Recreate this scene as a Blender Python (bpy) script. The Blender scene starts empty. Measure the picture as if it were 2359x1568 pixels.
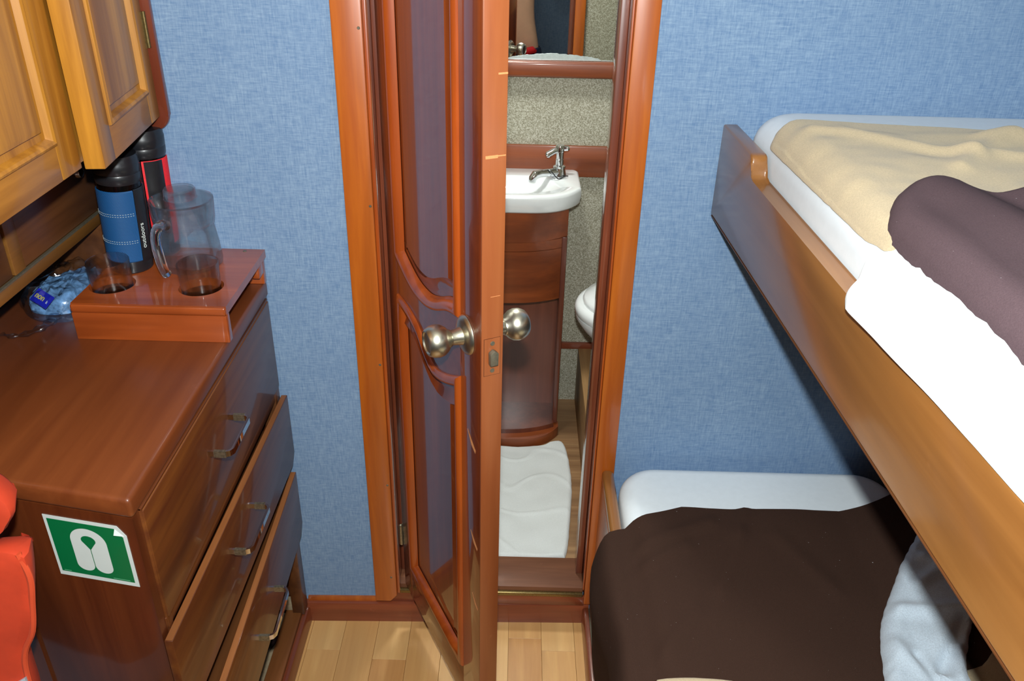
import bpy, bmesh, math, random
from mathutils import Vector, Matrix, noise, geometry
random.seed(7)
PI = math.pi
S = bpy.context.scene
COL = S.collection

# ---------------------------------------------------------------- camera, light, exposure
TH, PH = math.radians(29.2), math.radians(1.46)
fwd = Vector((0, math.cos(TH), -math.sin(TH)))
R0 = Vector((1, 0, 0)); U0 = Vector((0, math.sin(TH), math.cos(TH)))
rt = R0 * math.cos(PH) + U0 * math.sin(PH)
up = -R0 * math.sin(PH) + U0 * math.cos(PH)
cam = bpy.data.objects.new('view_camera', bpy.data.cameras.new('view_camera'))
COL.objects.link(cam)
mw = Matrix((( rt.x, up.x, -fwd.x, 0), (rt.y, up.y, -fwd.y, 0), (rt.z, up.z, -fwd.z, 1.7), (0, 0, 0, 1)))
cam.matrix_world = mw
cam.data.sensor_fit = 'HORIZONTAL'; cam.data.sensor_width = 36.0
cam.data.lens = 36.0 * 1938.0 / 2359.0
cam.data.clip_start = 0.01
S.camera = cam

w = bpy.data.worlds.new('cabin_world'); S.world = w; w.use_nodes = True
w.node_tree.nodes['Background'].inputs[0].default_value = (0.8, 0.9, 1.0, 1)
w.node_tree.nodes['Background'].inputs[1].default_value = 0.03

def lamp(name, kind, loc, energy, color, **kw):
    l = bpy.data.lights.new(name, kind); l.energy = energy; l.color = color
    for k, v in kw.items(): setattr(l, k, v)
    o = bpy.data.objects.new(name, l); COL.objects.link(o); o.location = loc
    return o
flash = lamp('camera_flash_light', 'SPOT', (0.0, 0.035, 1.80), 118, (0.945, 1.0, 1.0),
             spot_size=math.radians(120), spot_blend=0.35, shadow_soft_size=0.016)
flash.rotation_euler = (math.radians(90 - 27.0), 0, 0)
lamp('cabin_fill_light', 'AREA', (0.1, 0.25, 2.03), 3.6, (1.0, 0.96, 0.9), size=0.22)  # unseen fill added to lift the cabin shadows and the mirrored torso
lamp('bath_lamp_light', 'AREA', (-0.08, 2.08, 2.03), 11.5, (0.97, 1.0, 0.96), size=0.16)
S.view_settings.view_transform = 'Standard'; S.view_settings.look = 'None'
S.view_settings.gamma = 1.0; S.view_settings.use_curve_mapping = False
S.view_settings.exposure = 0.0

# ---------------------------------------------------------------- materials
MATS = {}
def lin(c):
    return tuple((x / 12.92 if x <= 0.04045 else ((x + 0.055) / 1.055) ** 2.4) for x in [v / 255 for v in c]) + (1,)
def base_mat(name, rough=0.5, coat=0.0, metal=0.0, coat_rough=0.05, spec=0.5):
    m = bpy.data.materials.new(name); m.use_nodes = True
    nt = m.node_tree; b = nt.nodes['Principled BSDF']
    b.inputs['Roughness'].default_value = rough; b.inputs['Metallic'].default_value = metal
    b.inputs['Coat Weight'].default_value = coat; b.inputs['Coat Roughness'].default_value = coat_rough
    b.inputs['Specular IOR Level'].default_value = spec
    MATS[name] = m
    return m, nt, b
def nd(nt, typ, **kw):
    n = nt.nodes.new(typ)
    for k, v in kw.items(): setattr(n, k, v)
    return n
def mapped(nt, scale, rot=(0, 0, 0)):
    tc = nd(nt, 'ShaderNodeTexCoord'); mp = nd(nt, 'ShaderNodeMapping')
    mp.inputs['Scale'].default_value = scale; mp.inputs['Rotation'].default_value = rot
    nt.links.new(tc.outputs['Object'], mp.inputs['Vector'])
    return mp.outputs['Vector']
def tex_noise(nt, vec, scale=1.0, detail=4, rough=0.6, dist=0.0):
    n = nd(nt, 'ShaderNodeTexNoise'); n.inputs['Scale'].default_value = scale
    n.inputs['Detail'].default_value = detail; n.inputs['Roughness'].default_value = rough
    n.inputs['Distortion'].default_value = dist
    nt.links.new(vec, n.inputs['Vector'])
    return n.outputs['Fac']
def ramp(nt, fac, stops):
    r = nd(nt, 'ShaderNodeValToRGB'); e = r.color_ramp.elements
    e[0].position, e[0].color = stops[0][0], stops[0][1]
    e[1].position, e[1].color = stops[-1][0], stops[-1][1]
    for p, c in stops[1:-1]:
        x = e.new(p); x.color = c
    nt.links.new(fac, r.inputs['Fac'])
    return r.outputs['Color']
def mix(nt, f, a, b, mode='MIX'):
    m = nd(nt, 'ShaderNodeMix', data_type='RGBA', blend_type=mode)
    if isinstance(f, (int, float)): m.inputs[0].default_value = f
    else: nt.links.new(f, m.inputs[0])
    for i, v in ((6, a), (7, b)):
        if isinstance(v, tuple): m.inputs[i].default_value = v
        else: nt.links.new(v, m.inputs[i])
    return m.outputs[2]
def bump(nt, b, h, strength=0.2, dist=0.001):
    n = nd(nt, 'ShaderNodeBump'); n.inputs['Strength'].default_value = strength
    n.inputs['Distance'].default_value = dist
    nt.links.new(h, n.inputs['Height']); nt.links.new(n.outputs['Normal'], b.inputs['Normal'])
def wood(name, c1, c2, axis='z', rough=0.4, coat=0.8, coat_rough=0.06, contrast=1.0, wear=0.0, gs=1.0):
    m, nt, b = base_mat(name, rough, coat, 0, coat_rough)
    sc = {'x': (2.2, 42, 42), 'y': (42, 2.2, 42), 'z': (42, 42, 2.2)}[axis]
    sc2 = {'x': (1.2, 9, 9), 'y': (9, 1.2, 9), 'z': (9, 9, 1.2)}[axis]
    f1 = tex_noise(nt, mapped(nt, tuple(s * gs for s in sc)), 1.0, 6, 0.62, 0.4)
    f2 = tex_noise(nt, mapped(nt, tuple(s * gs for s in sc2)), 1.0, 3, 0.5, 1.2)
    a, c = lin(c1), lin(c2)
    d = 0.20 / contrast
    col1 = ramp(nt, f1, [(0.5 - d, c), (0.5 + d, a)])
    dark = tuple(v * 0.62 for v in c[:3]) + (1,)
    col = mix(nt, ramp(nt, f2, [(0.42, (0, 0, 0, 1)), (0.72, (0.75, 0.75, 0.75, 1))]), col1, dark)
    if wear:
        f3 = tex_noise(nt, mapped(nt, (14, 14, 14)), 1.0, 8, 0.75)
        light = tuple(min(1, v * 1.8 + 0.05) for v in a[:3]) + (1,)
        col = mix(nt, ramp(nt, f3, [(0.66, (0, 0, 0, 1)), (0.74, (wear, wear, wear, 1))]), col, light)
    nt.links.new(col, b.inputs['Base Color'])
    bump(nt, b, f1, 0.08, 0.0006)
    return m
def flat(name, c, rough=0.5, coat=0.0, metal=0.0, var=0.0, scale=30, bmp=0.0, coat_rough=0.05):
    m, nt, b = base_mat(name, rough, coat, metal, coat_rough)
    c = lin(c)
    f = tex_noise(nt, mapped(nt, (scale,) * 3), 1.0, 5, 0.6)
    lo = tuple(v * (1 - var) for v in c[:3]) + (1,); hi = tuple(min(1, v * (1 + var)) for v in c[:3]) + (1,)
    nt.links.new(ramp(nt, f, [(0.3, lo), (0.7, hi)]), b.inputs['Base Color'])
    if bmp: bump(nt, b, f, bmp, 0.002)
    return m
def weave(name, c1, c2, s=420, rough=0.85, bmp=0.25):
    m, nt, b = base_mat(name, rough)
    h = tex_noise(nt, mapped(nt, (s * 0.10, s * 0.10, s)), 1.0, 5, 0.7)
    v = tex_noise(nt, mapped(nt, (s, s, s * 0.10)), 1.0, 5, 0.7)
    big = tex_noise(nt, mapped(nt, (5, 5, 5)), 1.0, 3, 0.5)
    mm = nd(nt, 'ShaderNodeMath', operation='ADD'); nt.links.new(h, mm.inputs[0]); nt.links.new(v, mm.inputs[1])
    m2 = nd(nt, 'ShaderNodeMath', operation='MULTIPLY'); nt.links.new(mm.outputs[0], m2.inputs[0]); m2.inputs[1].default_value = 0.5
    col = ramp(nt, m2.outputs[0], [(0.38, lin(c2)), (0.62, lin(c1))])
    col = mix(nt, ramp(nt, big, [(0.35, (0, 0, 0, 1)), (0.75, (0.28, 0.28, 0.28, 1))]), col, lin(c2))
    nt.links.new(col, b.inputs['Base Color']); bump(nt, b, m2.outputs[0], bmp, 0.001)
    return m
def fleece(name, c, s=700, var=0.16, sheen=0.3, fleck=0.0):
    sheen = 0.0 if 'brown' in name else sheen
    m, nt, b = base_mat(name, 0.95)
    b.inputs['Specular IOR Level'].default_value = 0.1
    b.inputs['Sheen Weight'].default_value = sheen; b.inputs['Sheen Roughness'].default_value = 0.6
    f = tex_noise(nt, mapped(nt, (s,) * 3), 1.0, 3, 0.7)
    c = lin(c)
    col = ramp(nt, f, [(0.3, tuple(v * (1 - var) for v in c[:3]) + (1,)), (0.7, tuple(min(1, v * (1 + var)) for v in c[:3]) + (1,))])
    if fleck:
        g = tex_noise(nt, mapped(nt, (240,) * 3), 1.0, 2, 0.5)
        col = mix(nt, ramp(nt, g, [(0.775, (0, 0, 0, 1)), (0.80, (fleck,) * 3 + (1,))]), col, (0.6, 0.6, 0.6, 1))
    nt.links.new(col, b.inputs['Base Color']); bump(nt, b, f, 0.35, 0.0015)
    return m
def glass(name, c=(1, 1, 1, 1), rough=0.0, ior=1.48):
    m, nt, b = base_mat(name, rough)
    b.inputs['Transmission Weight'].default_value = 1.0; b.inputs['IOR'].default_value = ior
    b.inputs['Base Color'].default_value = c
    return m

blue = weave('blue_linen_fabric', (140, 165, 191), (97, 128, 166))
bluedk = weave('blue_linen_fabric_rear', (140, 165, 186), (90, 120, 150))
M_case = wood('varnished_casing_wood', (192, 102, 24), (164, 76, 18), 'z', 0.4, 0.55, 0.12, 1.0)
M_door = wood('varnished_door_wood', (132, 58, 20), (98, 38, 12), 'z', 0.35, 0.9, 0.05, 0.8)
M_doorh = wood('varnished_door_wood_cross', (132, 58, 20), (98, 38, 12), 'x', 0.35, 0.9, 0.05, 0.8)
M_bead = wood('varnished_bead_wood', (176, 82, 24), (144, 58, 14), 'z', 0.35, 0.8, 0.1, 0.8)
M_edge = wood('worn_door_edge_wood', (160, 90, 48), (142, 72, 34), 'z', 0.4, 0.3, 0.2, 0.8, 0.3)
M_trim = wood('varnished_trim_wood', (142, 70, 40), (112, 50, 26), 'x', 0.4, 0.6, 0.12, 1.0, 0.25)
M_trimy = wood('varnished_trim_wood_deep', (142, 70, 40), (112, 50, 26), 'y', 0.4, 0.6, 0.12, 1.0, 0.25)
M_sill = wood('worn_sill_wood', (132, 84, 56), (100, 58, 36), 'x', 0.6, 0.2, 0.3, 1.0, 0.5)
M_jamb = wood('dark_jamb_wood', (140, 72, 46), (92, 40, 22), 'z', 0.35, 0.9, 0.06, 1.0)
M_chest = wood('chest_side_wood', (104, 50, 20), (78, 32, 10), 'z', 0.4, 0.75, 0.09, 0.9, 0.12)
M_top = wood('chest_top_wood', (124, 64, 28), (98, 44, 16), 'y', 0.42, 0.35, 0.22, 0.8, 0.25, 0.6)
M_drawer = wood('drawer_front_wood', (112, 62, 20), (82, 36, 12), 'y', 0.45, 0.4, 0.08, 0.9, 0.1)
M_dedge = wood('drawer_edge_wood', (160, 100, 56), (130, 76, 34), 'y', 0.5, 0.25, 0.2, 1.0, 0.3)
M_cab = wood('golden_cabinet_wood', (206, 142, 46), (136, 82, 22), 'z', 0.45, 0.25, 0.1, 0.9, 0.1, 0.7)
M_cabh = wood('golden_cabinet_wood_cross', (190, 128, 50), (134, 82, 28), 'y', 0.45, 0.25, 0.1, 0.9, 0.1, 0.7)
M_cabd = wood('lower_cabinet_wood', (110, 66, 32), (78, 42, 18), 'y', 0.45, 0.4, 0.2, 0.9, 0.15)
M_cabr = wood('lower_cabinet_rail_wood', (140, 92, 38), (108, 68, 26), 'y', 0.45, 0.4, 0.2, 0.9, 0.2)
M_endp = wood('red_end_panel_wood', (148, 70, 42), (112, 46, 26), 'z', 0.35, 0.8, 0.08, 1.0)
M_rail = wood('bunk_rail_wood', (160, 108, 54), (130, 82, 36), 'y', 0.38, 0.7, 0.12, 0.85, 0.12, 0.6)
M_bunk = wood('bunk_front_wood', (168, 96, 46), (130, 66, 28), 'y', 0.4, 0.6, 0.1, 1.0, 0.1)
M_tray = wood('tray_wood', (184, 90, 38), (150, 66, 24), 'x', 0.3, 0.9, 0.05, 0.8)
M_bath = wood('bathroom_cabinet_wood', (146, 72, 30), (106, 48, 20), 'x', 0.42, 0.3, 0.12, 1.0, 0.08, 0.7)
M_bathv = wood('bathroom_cabinet_panel_wood', (124, 66, 44), (96, 46, 30), 'z', 0.4, 0.6, 0.15, 0.8, 0.1)
M_ply = wood('plywood', (176, 136, 88), (140, 100, 60), 'y', 0.6, 0.1, 0.3, 0.9)
M_bfloor = wood('bathroom_floor_vinyl', (164, 128, 88), (136, 98, 64), 'x', 0.5, 0.2, 0.3, 1.2, 0.0, 1.5)
FLOORM = [wood('laminate_%s' % n, a, b_, 'y', 0.45, 0.25, 0.25, 0.8, 0.0, 0.8) for n, a, b_ in
          (('pale', (226, 182, 118), (208, 158, 98)), ('warm', (220, 172, 108), (198, 145, 86)), ('flecked', (212, 160, 98), (180, 124, 68)))]
M_white = flat('white_ceramic', (226, 230, 230), 0.15, 0.8, 0, 0.02)
M_sheet = flat('white_sheet_cotton', (232, 240, 244), 0.9, 0, 0, 0.02, 60, 0.15)
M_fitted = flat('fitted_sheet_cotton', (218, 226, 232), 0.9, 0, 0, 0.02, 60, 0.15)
M_tan = fleece('tan_fleece', (190, 172, 140), 420, 0.12, 0.15)
M_brown = fleece('brown_fleece', (60, 42, 34), 600, 0.14, 0.06, 0.7)
M_plum = fleece('plum_brown_fleece', (84, 68, 72), 600, 0.14, 0.08, 0.5)
M_pale = fleece('pale_fleece', (196, 210, 222), 420)
M_towel = fleece('white_towel', (216, 220, 218), 500, 0.06)
M_steel = flat('brushed_nickel', (200, 196, 178), 0.33, 0, 1.0, 0.03, 80)
M_chrome = flat('chrome', (220, 222, 226), 0.07, 0, 1.0, 0.01)
M_oldchrome = flat('pitted_chrome', (170, 164, 140), 0.3, 0, 0.9, 0.35, 240)
M_dkmetal = flat('dark_metal', (110, 104, 88), 0.4, 0, 0.4, 0.2, 200)
M_green = flat('sticker_green', (0, 106, 58), 0.35, 0.2, 0, 0.02)
M_stw = flat('sticker_white', (206, 214, 208), 0.35, 0.2, 0, 0.02)
M_orange = flat('orange_nylon', (186, 54, 20), 0.75, 0, 0, 0.12, 20, 0.2)
M_orangeb = flat('bright_orange_piping', (196, 68, 32), 0.7, 0, 0, 0.05)
M_silver = flat('silver_reflective_tape', (200, 206, 214), 0.4, 0, 0.3, 0.12, 220, 0.3)
M_black = flat('black_plastic', (26, 27, 31), 0.35, 0.2, 0, 0.1)
M_steelcup = flat('dark_steel_cup', (60, 58, 60), 0.2, 0, 1.0, 0.1)
M_red = flat('red_fabric_strip', (226, 30, 40), 0.7, 0, 0, 0.1, 300)
M_yellow = flat('yellow_print', (226, 214, 80), 0.5)
M_lblue = flat('blue_label', (34, 44, 190), 0.3, 0.6, 0, 0.15, 60)
M_dust = flat('dusty_wood', (150, 132, 104), 0.9, 0, 0, 0.25, 90)
M_dark = flat('dark_plastic_bag', (44, 32, 32), 0.35, 0.3, 0, 0.3, 60)
M_skin = flat('skin', (232, 192, 158), 0.55, 0, 0, 0.06, 12)
M_navy = flat('navy_shorts_cloth', (26, 40, 70), 0.85, 0, 0, 0.12, 200)
M_hair = flat('dark_hair', (34, 26, 22), 0.6, 0, 0, 0.3, 200)
M_ceil = flat('off_white_ceiling', (214, 212, 204), 0.8, 0, 0, 0.03)
M_chip = flat('bare_wood_chip', (212, 142, 88), 0.8, 0, 0, 0.15, 400)
M_brass = flat('tarnished_brass', (136, 118, 76), 0.35, 0, 0.9, 0.3, 300)
M_lens = flat('lens_glass', (20, 20, 30), 0.05, 1.0)
m, nt, b = base_mat('mirror_glass', 0.01, 0, 1.0); MIR = m
f = tex_noise(nt, mapped(nt, (160,) * 3), 1.0, 2, 0.5)
nt.links.new(ramp(nt, f, [(0.76, (0.9, 0.92, 0.9, 1)), (0.8, (1, 1, 1, 1))]), b.inputs['Base Color'])
def thin_glass(name, tint, ior, rough, solid=0.0):
    m = bpy.data.materials.new(name); m.use_nodes = True; nt = m.node_tree; nt.nodes.clear(); MATS[name] = m
    out = nd(nt, 'ShaderNodeOutputMaterial'); tr_ = nd(nt, 'ShaderNodeBsdfTransparent'); gl = nd(nt, 'ShaderNodeBsdfGlossy')
    lw = nd(nt, 'ShaderNodeLayerWeight'); lw.inputs['Blend'].default_value = 0.5; mx = nd(nt, 'ShaderNodeMixShader')
    pw = nd(nt, 'ShaderNodeMath', operation='POWER'); pw.inputs[1].default_value = 3.5; nt.links.new(lw.outputs['Facing'], pw.inputs[0])
    ml = nd(nt, 'ShaderNodeMath', operation='MULTIPLY_ADD'); ml.inputs[1].default_value = 0.75; ml.inputs[2].default_value = (ior - 1) * 0.08; nt.links.new(pw.outputs[0], ml.inputs[0])
    tr_.inputs[0].default_value = tint; gl.inputs['Roughness'].default_value = rough
    nt.links.new(ml.outputs[0], mx.inputs[0]); nt.links.new(tr_.outputs[0], mx.inputs[1]); nt.links.new(gl.outputs[0], mx.inputs[2])
    if solid:
        g2 = nd(nt, 'ShaderNodeBsdfGlass'); g2.inputs['IOR'].default_value = 1.46; g2.inputs['Roughness'].default_value = 0.0
        m3 = nd(nt, 'ShaderNodeMixShader'); m3.inputs[0].default_value = solid
        nt.links.new(mx.outputs[0], m3.inputs[1]); nt.links.new(g2.outputs[0], m3.inputs[2]); nt.links.new(m3.outputs[0], out.inputs['Surface'])
    else: nt.links.new(mx.outputs[0], out.inputs['Surface'])
    return m
M_glass = thin_glass('clear_glass', (0.99, 1.0, 0.995, 1), 1.5, 0.03, 0.24)
M_solid = glass('solid_glass', (1, 1, 1, 1))
M_pla = thin_glass('clear_plastic', (0.90, 0.93, 0.97, 1), 1.9, 0.12)
m, nt, b = base_mat('speckled_beige_laminate', 0.55); M_speck = m
f = tex_noise(nt, mapped(nt, (330,) * 3), 1.0, 3, 0.7)
nt.links.new(ramp(nt, f, [(0.36, lin((118, 114, 94))), (0.5, lin((156, 152, 132))), (0.64, lin((196, 194, 180)))]), b.inputs['Base Color'])
bump(nt, b, f, 0.1, 0.001)
m, nt, b = base_mat('blue_woven_sleeve', 0.55); M_sleeve = m
vec = mapped(nt, (1, 1, 1)); wv = nd(nt, 'ShaderNodeTexWave', bands_direction='DIAGONAL')
wv.inputs['Scale'].default_value = 190; nt.links.new(vec, wv.inputs['Vector'])
nt.links.new(ramp(nt, wv.outputs['Fac'], [(0.2, lin((6, 46, 92))), (0.8, lin((24, 98, 156)))]), b.inputs['Base Color'])
bump(nt, b, wv.outputs['Fac'], 0.3, 0.001)

# ---------------------------------------------------------------- mesh helpers
OFF = {}
def link(name, bm, mat, parent=None, label=None, cat=None, group=None, kind=None, sharp=35, origin=None):
    bmesh.ops.recalc_face_normals(bm, faces=bm.faces[:])
    if parent is not None: o0 = OFF[parent.name]
    elif origin is not None: o0 = Vector(origin)
    else:
        xs = [v.co for v in bm.verts]
        mn = Vector([min(c[i] for c in xs) for i in range(3)]); mx = Vector([max(c[i] for c in xs) for i in range(3)])
        o0 = Vector(((mn.x + mx.x) / 2, (mn.y + mx.y) / 2, mn.z))
    for v in bm.verts: v.co -= o0
    me = bpy.data.meshes.new(name); bm.to_mesh(me); bm.free()
    for p in me.polygons: p.use_smooth = True
    me.set_sharp_from_angle(angle=math.radians(sharp))
    me.materials.append(mat)
    o = bpy.data.objects.new(name, me); COL.objects.link(o)
    OFF[o.name] = o0
    if parent is not None: o.parent = parent
    else: o.location = o0
    tag(o, label, cat, group, kind)
    return o
def tag(o, label=None, cat=None, group=None, kind=None):
    if label: o['label'] = label
    if cat: o['category'] = cat
    if group: o['group'] = group
    if kind: o['kind'] = kind
    return o
def thing(name, loc, label, cat, group=None, kind=None):
    o = bpy.data.objects.new(name, None); COL.objects.link(o); o.location = loc; o.empty_display_size = 0.05
    OFF[o.name] = Vector(loc)
    return tag(o, label, cat, group, kind)
IDM = Matrix.Identity(4)
def box(x0, x1, y0, y1, z0, z1, bev=0.0, seg=2, bm=None, M=IDM):
    own = bmesh.new()
    vs = [own.verts.new((x, y, z)) for x in (x0, x1) for y in (y0, y1) for z in (z0, z1)]
    for f in ((0, 1, 3, 2), (4, 6, 7, 5), (0, 4, 5, 1), (2, 3, 7, 6), (0, 2, 6, 4), (1, 5, 7, 3)):
        own.faces.new([vs[i] for i in f])
    if bev: bmesh.ops.bevel(own, geom=own.edges[:], offset=bev, segments=seg, affect='EDGES', profile=0.5)
    bmesh.ops.transform(own, matrix=M, verts=own.verts)
    if bm is None: return own
    return join(bm, own)
def join(bm, other):
    me = bpy.data.meshes.new('tmp'); other.to_mesh(me); other.free(); bm.from_mesh(me); bpy.data.meshes.remove(me)
    return bm
def prism(pts, vec, bev=0.0, M=IDM, bm=None, seg=2):
    own = bmesh.new(); vec = Vector(vec)
    a = [own.verts.new(Vector(p)) for p in pts]; c = [own.verts.new(Vector(p) + vec) for p in pts]
    n = len(pts)
    own.faces.new(a); own.faces.new(c[::-1])
    for i in range(n): own.faces.new((a[i], c[i], c[(i + 1) % n], a[(i + 1) % n]))
    if bev: bmesh.ops.bevel(own, geom=own.edges[:], offset=bev, segments=seg, affect='EDGES', profile=0.5)
    bmesh.ops.transform(own, matrix=M, verts=own.verts)
    if bm is None: return own
    return join(bm, own)
def axisM(loc, z):
    z = Vector(z).normalized(); q = z.to_track_quat('Z', 'Y')
    return Matrix.Translation(Vector(loc)) @ q.to_matrix().to_4x4()
def lathe(prof, M=IDM, seg=32, bm=None, sx=1.0, sy=1.0, a0=0, a1=2 * PI):
    own = bmesh.new(); rings = []
    full = abs(a1 - a0 - 2 * PI) < 1e-6
    k = seg if full else seg + 1
    for r, z in prof:
        if r < 1e-6 and full: rings.append([own.verts.new((0, 0, z))])
        else: rings.append([own.verts.new((r * sx * math.cos(a0 + (a1 - a0) * i / seg), r * sy * math.sin(a0 + (a1 - a0) * i / seg), z)) for i in range(k)])
    for A, B in zip(rings, rings[1:]):
        for i in range(seg):
            j = (i + 1) % k
            if len(A) == 1 and len(B) == 1: continue
            if len(A) == 1: own.faces.new((A[0], B[i], B[j]))
            elif len(B) == 1: own.faces.new((A[i], A[j], B[0]))
            else: own.faces.new((A[i], A[j], B[j], B[i]))
    bmesh.ops.transform(own, matrix=M, verts=own.verts)
    if bm is None: return own
    return join(bm, own)
def tube(pts, r, seg=10, bm=None, closed=False):
    own = bmesh.new(); pts = [Vector(p) for p in pts]; n = len(pts)
    rr = r if isinstance(r, (list, tuple)) else [r] * n
    prev = None; rings = []
    for i, p in enumerate(pts):
        if closed: t = (pts[(i + 1) % n] - pts[i - 1]).normalized()
        else: t = (pts[min(i + 1, n - 1)] - pts[max(i - 1, 0)]).normalized()
        if prev is None:
            a = t.orthogonal().normalized()
        else:
            a = (prev - t * prev.dot(t)).normalized()
        prev = a; bb = t.cross(a)
        rings.append([own.verts.new(p + (a * math.cos(2 * PI * k / seg) + bb * math.sin(2 * PI * k / seg)) * rr[i]) for k in range(seg)])
    m = n if closed else n - 1
    for i in range(m):
        A, B = rings[i], rings[(i + 1) % n]
        for k in range(seg): own.faces.new((A[k], A[(k + 1) % seg], B[(k + 1) % seg], B[k]))
    if not closed:
        own.faces.new(rings[0]); own.faces.new(rings[-1][::-1])
    if bm is None: return own
    return join(bm, own)
def smooth_poly(pts, n=96, closed=True):
    """Catmull-Rom through pts, resampled to n points"""
    P = [Vector(p) for p in pts]; m = len(P); out = []
    segs = m if closed else m - 1
    for i in range(segs):
        p0 = P[(i - 1) % m] if closed or i > 0 else P[0]; p1 = P[i]; p2 = P[(i + 1) % m]
        p3 = P[(i + 2) % m] if closed or i + 2 < m else P[-1]
        for k in range(12):
            t = k / 12
            out.append(0.5 * ((2 * p1) + (-p0 + p2) * t + (2 * p0 - 5 * p1 + 4 * p2 - p3) * t * t + (-p0 + 3 * p1 - 3 * p2 + p3) * t ** 3))
    if not closed: out.append(P[-1])
    L = [0]
    loop = out + [out[0]] if closed else out
    for a, c in zip(loop, loop[1:]): L.append(L[-1] + (c - a).length)
    res = []; j = 0
    cnt = n if closed else n - 1
    for i in range(n):
        s = L[-1] * i / cnt
        while j < len(L) - 2 and L[j + 1] < s: j += 1
        f = (s - L[j]) / max(1e-9, L[j + 1] - L[j])
        res.append(loop[j].lerp(loop[j + 1], min(1, f)))
    return res
def pillow(outline, center, zfun, thick, edge=0.02, rings=40, smooth=True, n=160, bottom=0.0, fuzz=0.0):
    """closed cloth/cushion body over a star-shaped outline: top height zfun(x,y)+thick, rounded at the rim"""
    O = smooth_poly(outline, n) if smooth else [Vector(p) for p in outline]
    c = Vector(center); bm = bmesh.new(); n = len(O)
    top = []; bot = []
    if fuzz:
        O = [p + Vector((noise.noise(Vector((p.x * 60, p.y * 60, 3))), noise.noise(Vector((p.x * 60, p.y * 60, 9))))) * fuzz for p in O]
    rs = [1 - (1 - (k / rings)) ** 2.0 for k in range(1, rings + 1)]
    ct = bm.verts.new((c.x, c.y, zfun(c.x, c.y) + thick)); cb = bm.verts.new((c.x, c.y, zfun(c.x, c.y) - bottom))
    for ri, r in enumerate(rs):
        T = []; B = []
        for p in O:
            q = c + (p - c) * r; d = (p - q).length
            h = math.sqrt(max(0, 1 - (1 - min(1, d / edge)) ** 2))
            z = zfun(q.x, q.y)
            zb = z - bottom * h
            T.append(bm.verts.new((q.x, q.y, z + thick * h)))
            B.append(bm.verts.new((q.x, q.y, zb)) if ri < rings - 1 else T[-1])
        top.append(T); bot.append(B)
    for L, cc in ((top, ct), (bot, cb)):
        for i in range(n):
            a = (i + 1) % n
            bm.faces.new((cc, L[0][i], L[0][a]))
            for A, B in zip(L, L[1:]): bm.faces.new((A[i], B[i], B[a], A[a]))
    return bm
def nz(x, y, s=1.0, o=0.0):
    return noise.noise(Vector((x * s, y * s, o)))
def text_bm(s, size, M, depth=0.0003):
    cu = bpy.data.curves.new('t', 'FONT'); cu.body = s; cu.size = size; cu.extrude = depth; cu.align_x = 'CENTER'; cu.align_y = 'CENTER'
    o = bpy.data.objects.new('t', cu); COL.objects.link(o)
    dg = bpy.context.evaluated_depsgraph_get(); me = bpy.data.meshes.new_from_object(o.evaluated_get(dg))
    bpy.data.objects.remove(o); bm = bmesh.new(); bm.from_mesh(me); bpy.data.meshes.remove(me)
    bmesh.ops.transform(bm, matrix=M, verts=bm.verts)
    return bm
def inset(P, d):
    n = len(P); out = []
    area = sum(P[i].x * P[(i + 1) % n].y - P[(i + 1) % n].x * P[i].y for i in range(n))
    sg = 1 if area > 0 else -1
    for i in range(n):
        e1 = (P[i] - P[i - 1]).normalized(); e2 = (P[(i + 1) % n] - P[i]).normalized()
        n1 = Vector((-e1.y, e1.x)) * sg; n2 = Vector((-e2.y, e2.x)) * sg
        m = n1 + n2; k = m.dot(n1)
        out.append(P[i] + m / max(0.35, k) * d)
    return out
def loft(P, rings, M, cap=True):
    """P 2D outline (a,c); rings (inset, outward height). M maps (a, h, c) -> world, h = out of the face"""
    bm = bmesh.new(); L = []
    for d, h in rings:
        L.append([bm.verts.new(M @ Vector((q.x, h, q.y))) for q in inset(P, d)])
    n = len(P)
    for A, B in zip(L, L[1:]):
        for i in range(n): bm.faces.new((A[i], A[(i + 1) % n], B[(i + 1) % n], B[i]))
    if cap:
        tri = geometry.tessellate_polygon([[Vector((v.co.x, v.co.y, v.co.z)) for v in L[-1]]])
        if rings[-1][0] > 0:
            for t in tri:
                try: bm.faces.new([L[-1][i] for i in t])
                except ValueError: pass
    return bm
def frameM(o, a, h, c):
    a, h, c = Vector(a), Vector(h), Vector(c)
    return Matrix(((a.x, h.x, c.x, o[0]), (a.y, h.y, c.y, o[1]), (a.z, h.z, c.z, o[2]), (0, 0, 0, 1)))
def rect(a0, a1, c0, c1, n=1):
    P = []
    for k in range(n): P.append(Vector((a0 + (a1 - a0) * k / n, c0)))
    for k in range(n): P.append(Vector((a1, c0 + (c1 - c0) * k / n)))
    for k in range(n): P.append(Vector((a1 - (a1 - a0) * k / n, c1)))
    for k in range(n): P.append(Vector((a0, c1 - (c1 - c0) * k / n)))
    return P
def rrect(x0, x1, y0, y1, r, seg=8):
    P = []
    for cx, cy, a in ((x1 - r, y0 + r, -PI / 2), (x1 - r, y1 - r, 0), (x0 + r, y1 - r, PI / 2), (x0 + r, y0 + r, PI)):
        for k in range(seg + 1):
            t = a + PI / 2 * k / seg; P.append(Vector((cx + r * math.cos(t), cy + r * math.sin(t))))
    return P
def superell(cx, cy, ax, ay, e=2.6, n=96):
    P = []
    for i in range(n):
        t = 2 * PI * i / n; c, s = math.cos(t), math.sin(t)
        P.append(Vector((cx + ax * abs(c) ** (2 / e) * (1 if c >= 0 else -1), cy + ay * abs(s) ** (2 / e) * (1 if s >= 0 else -1))))
    return P
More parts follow.
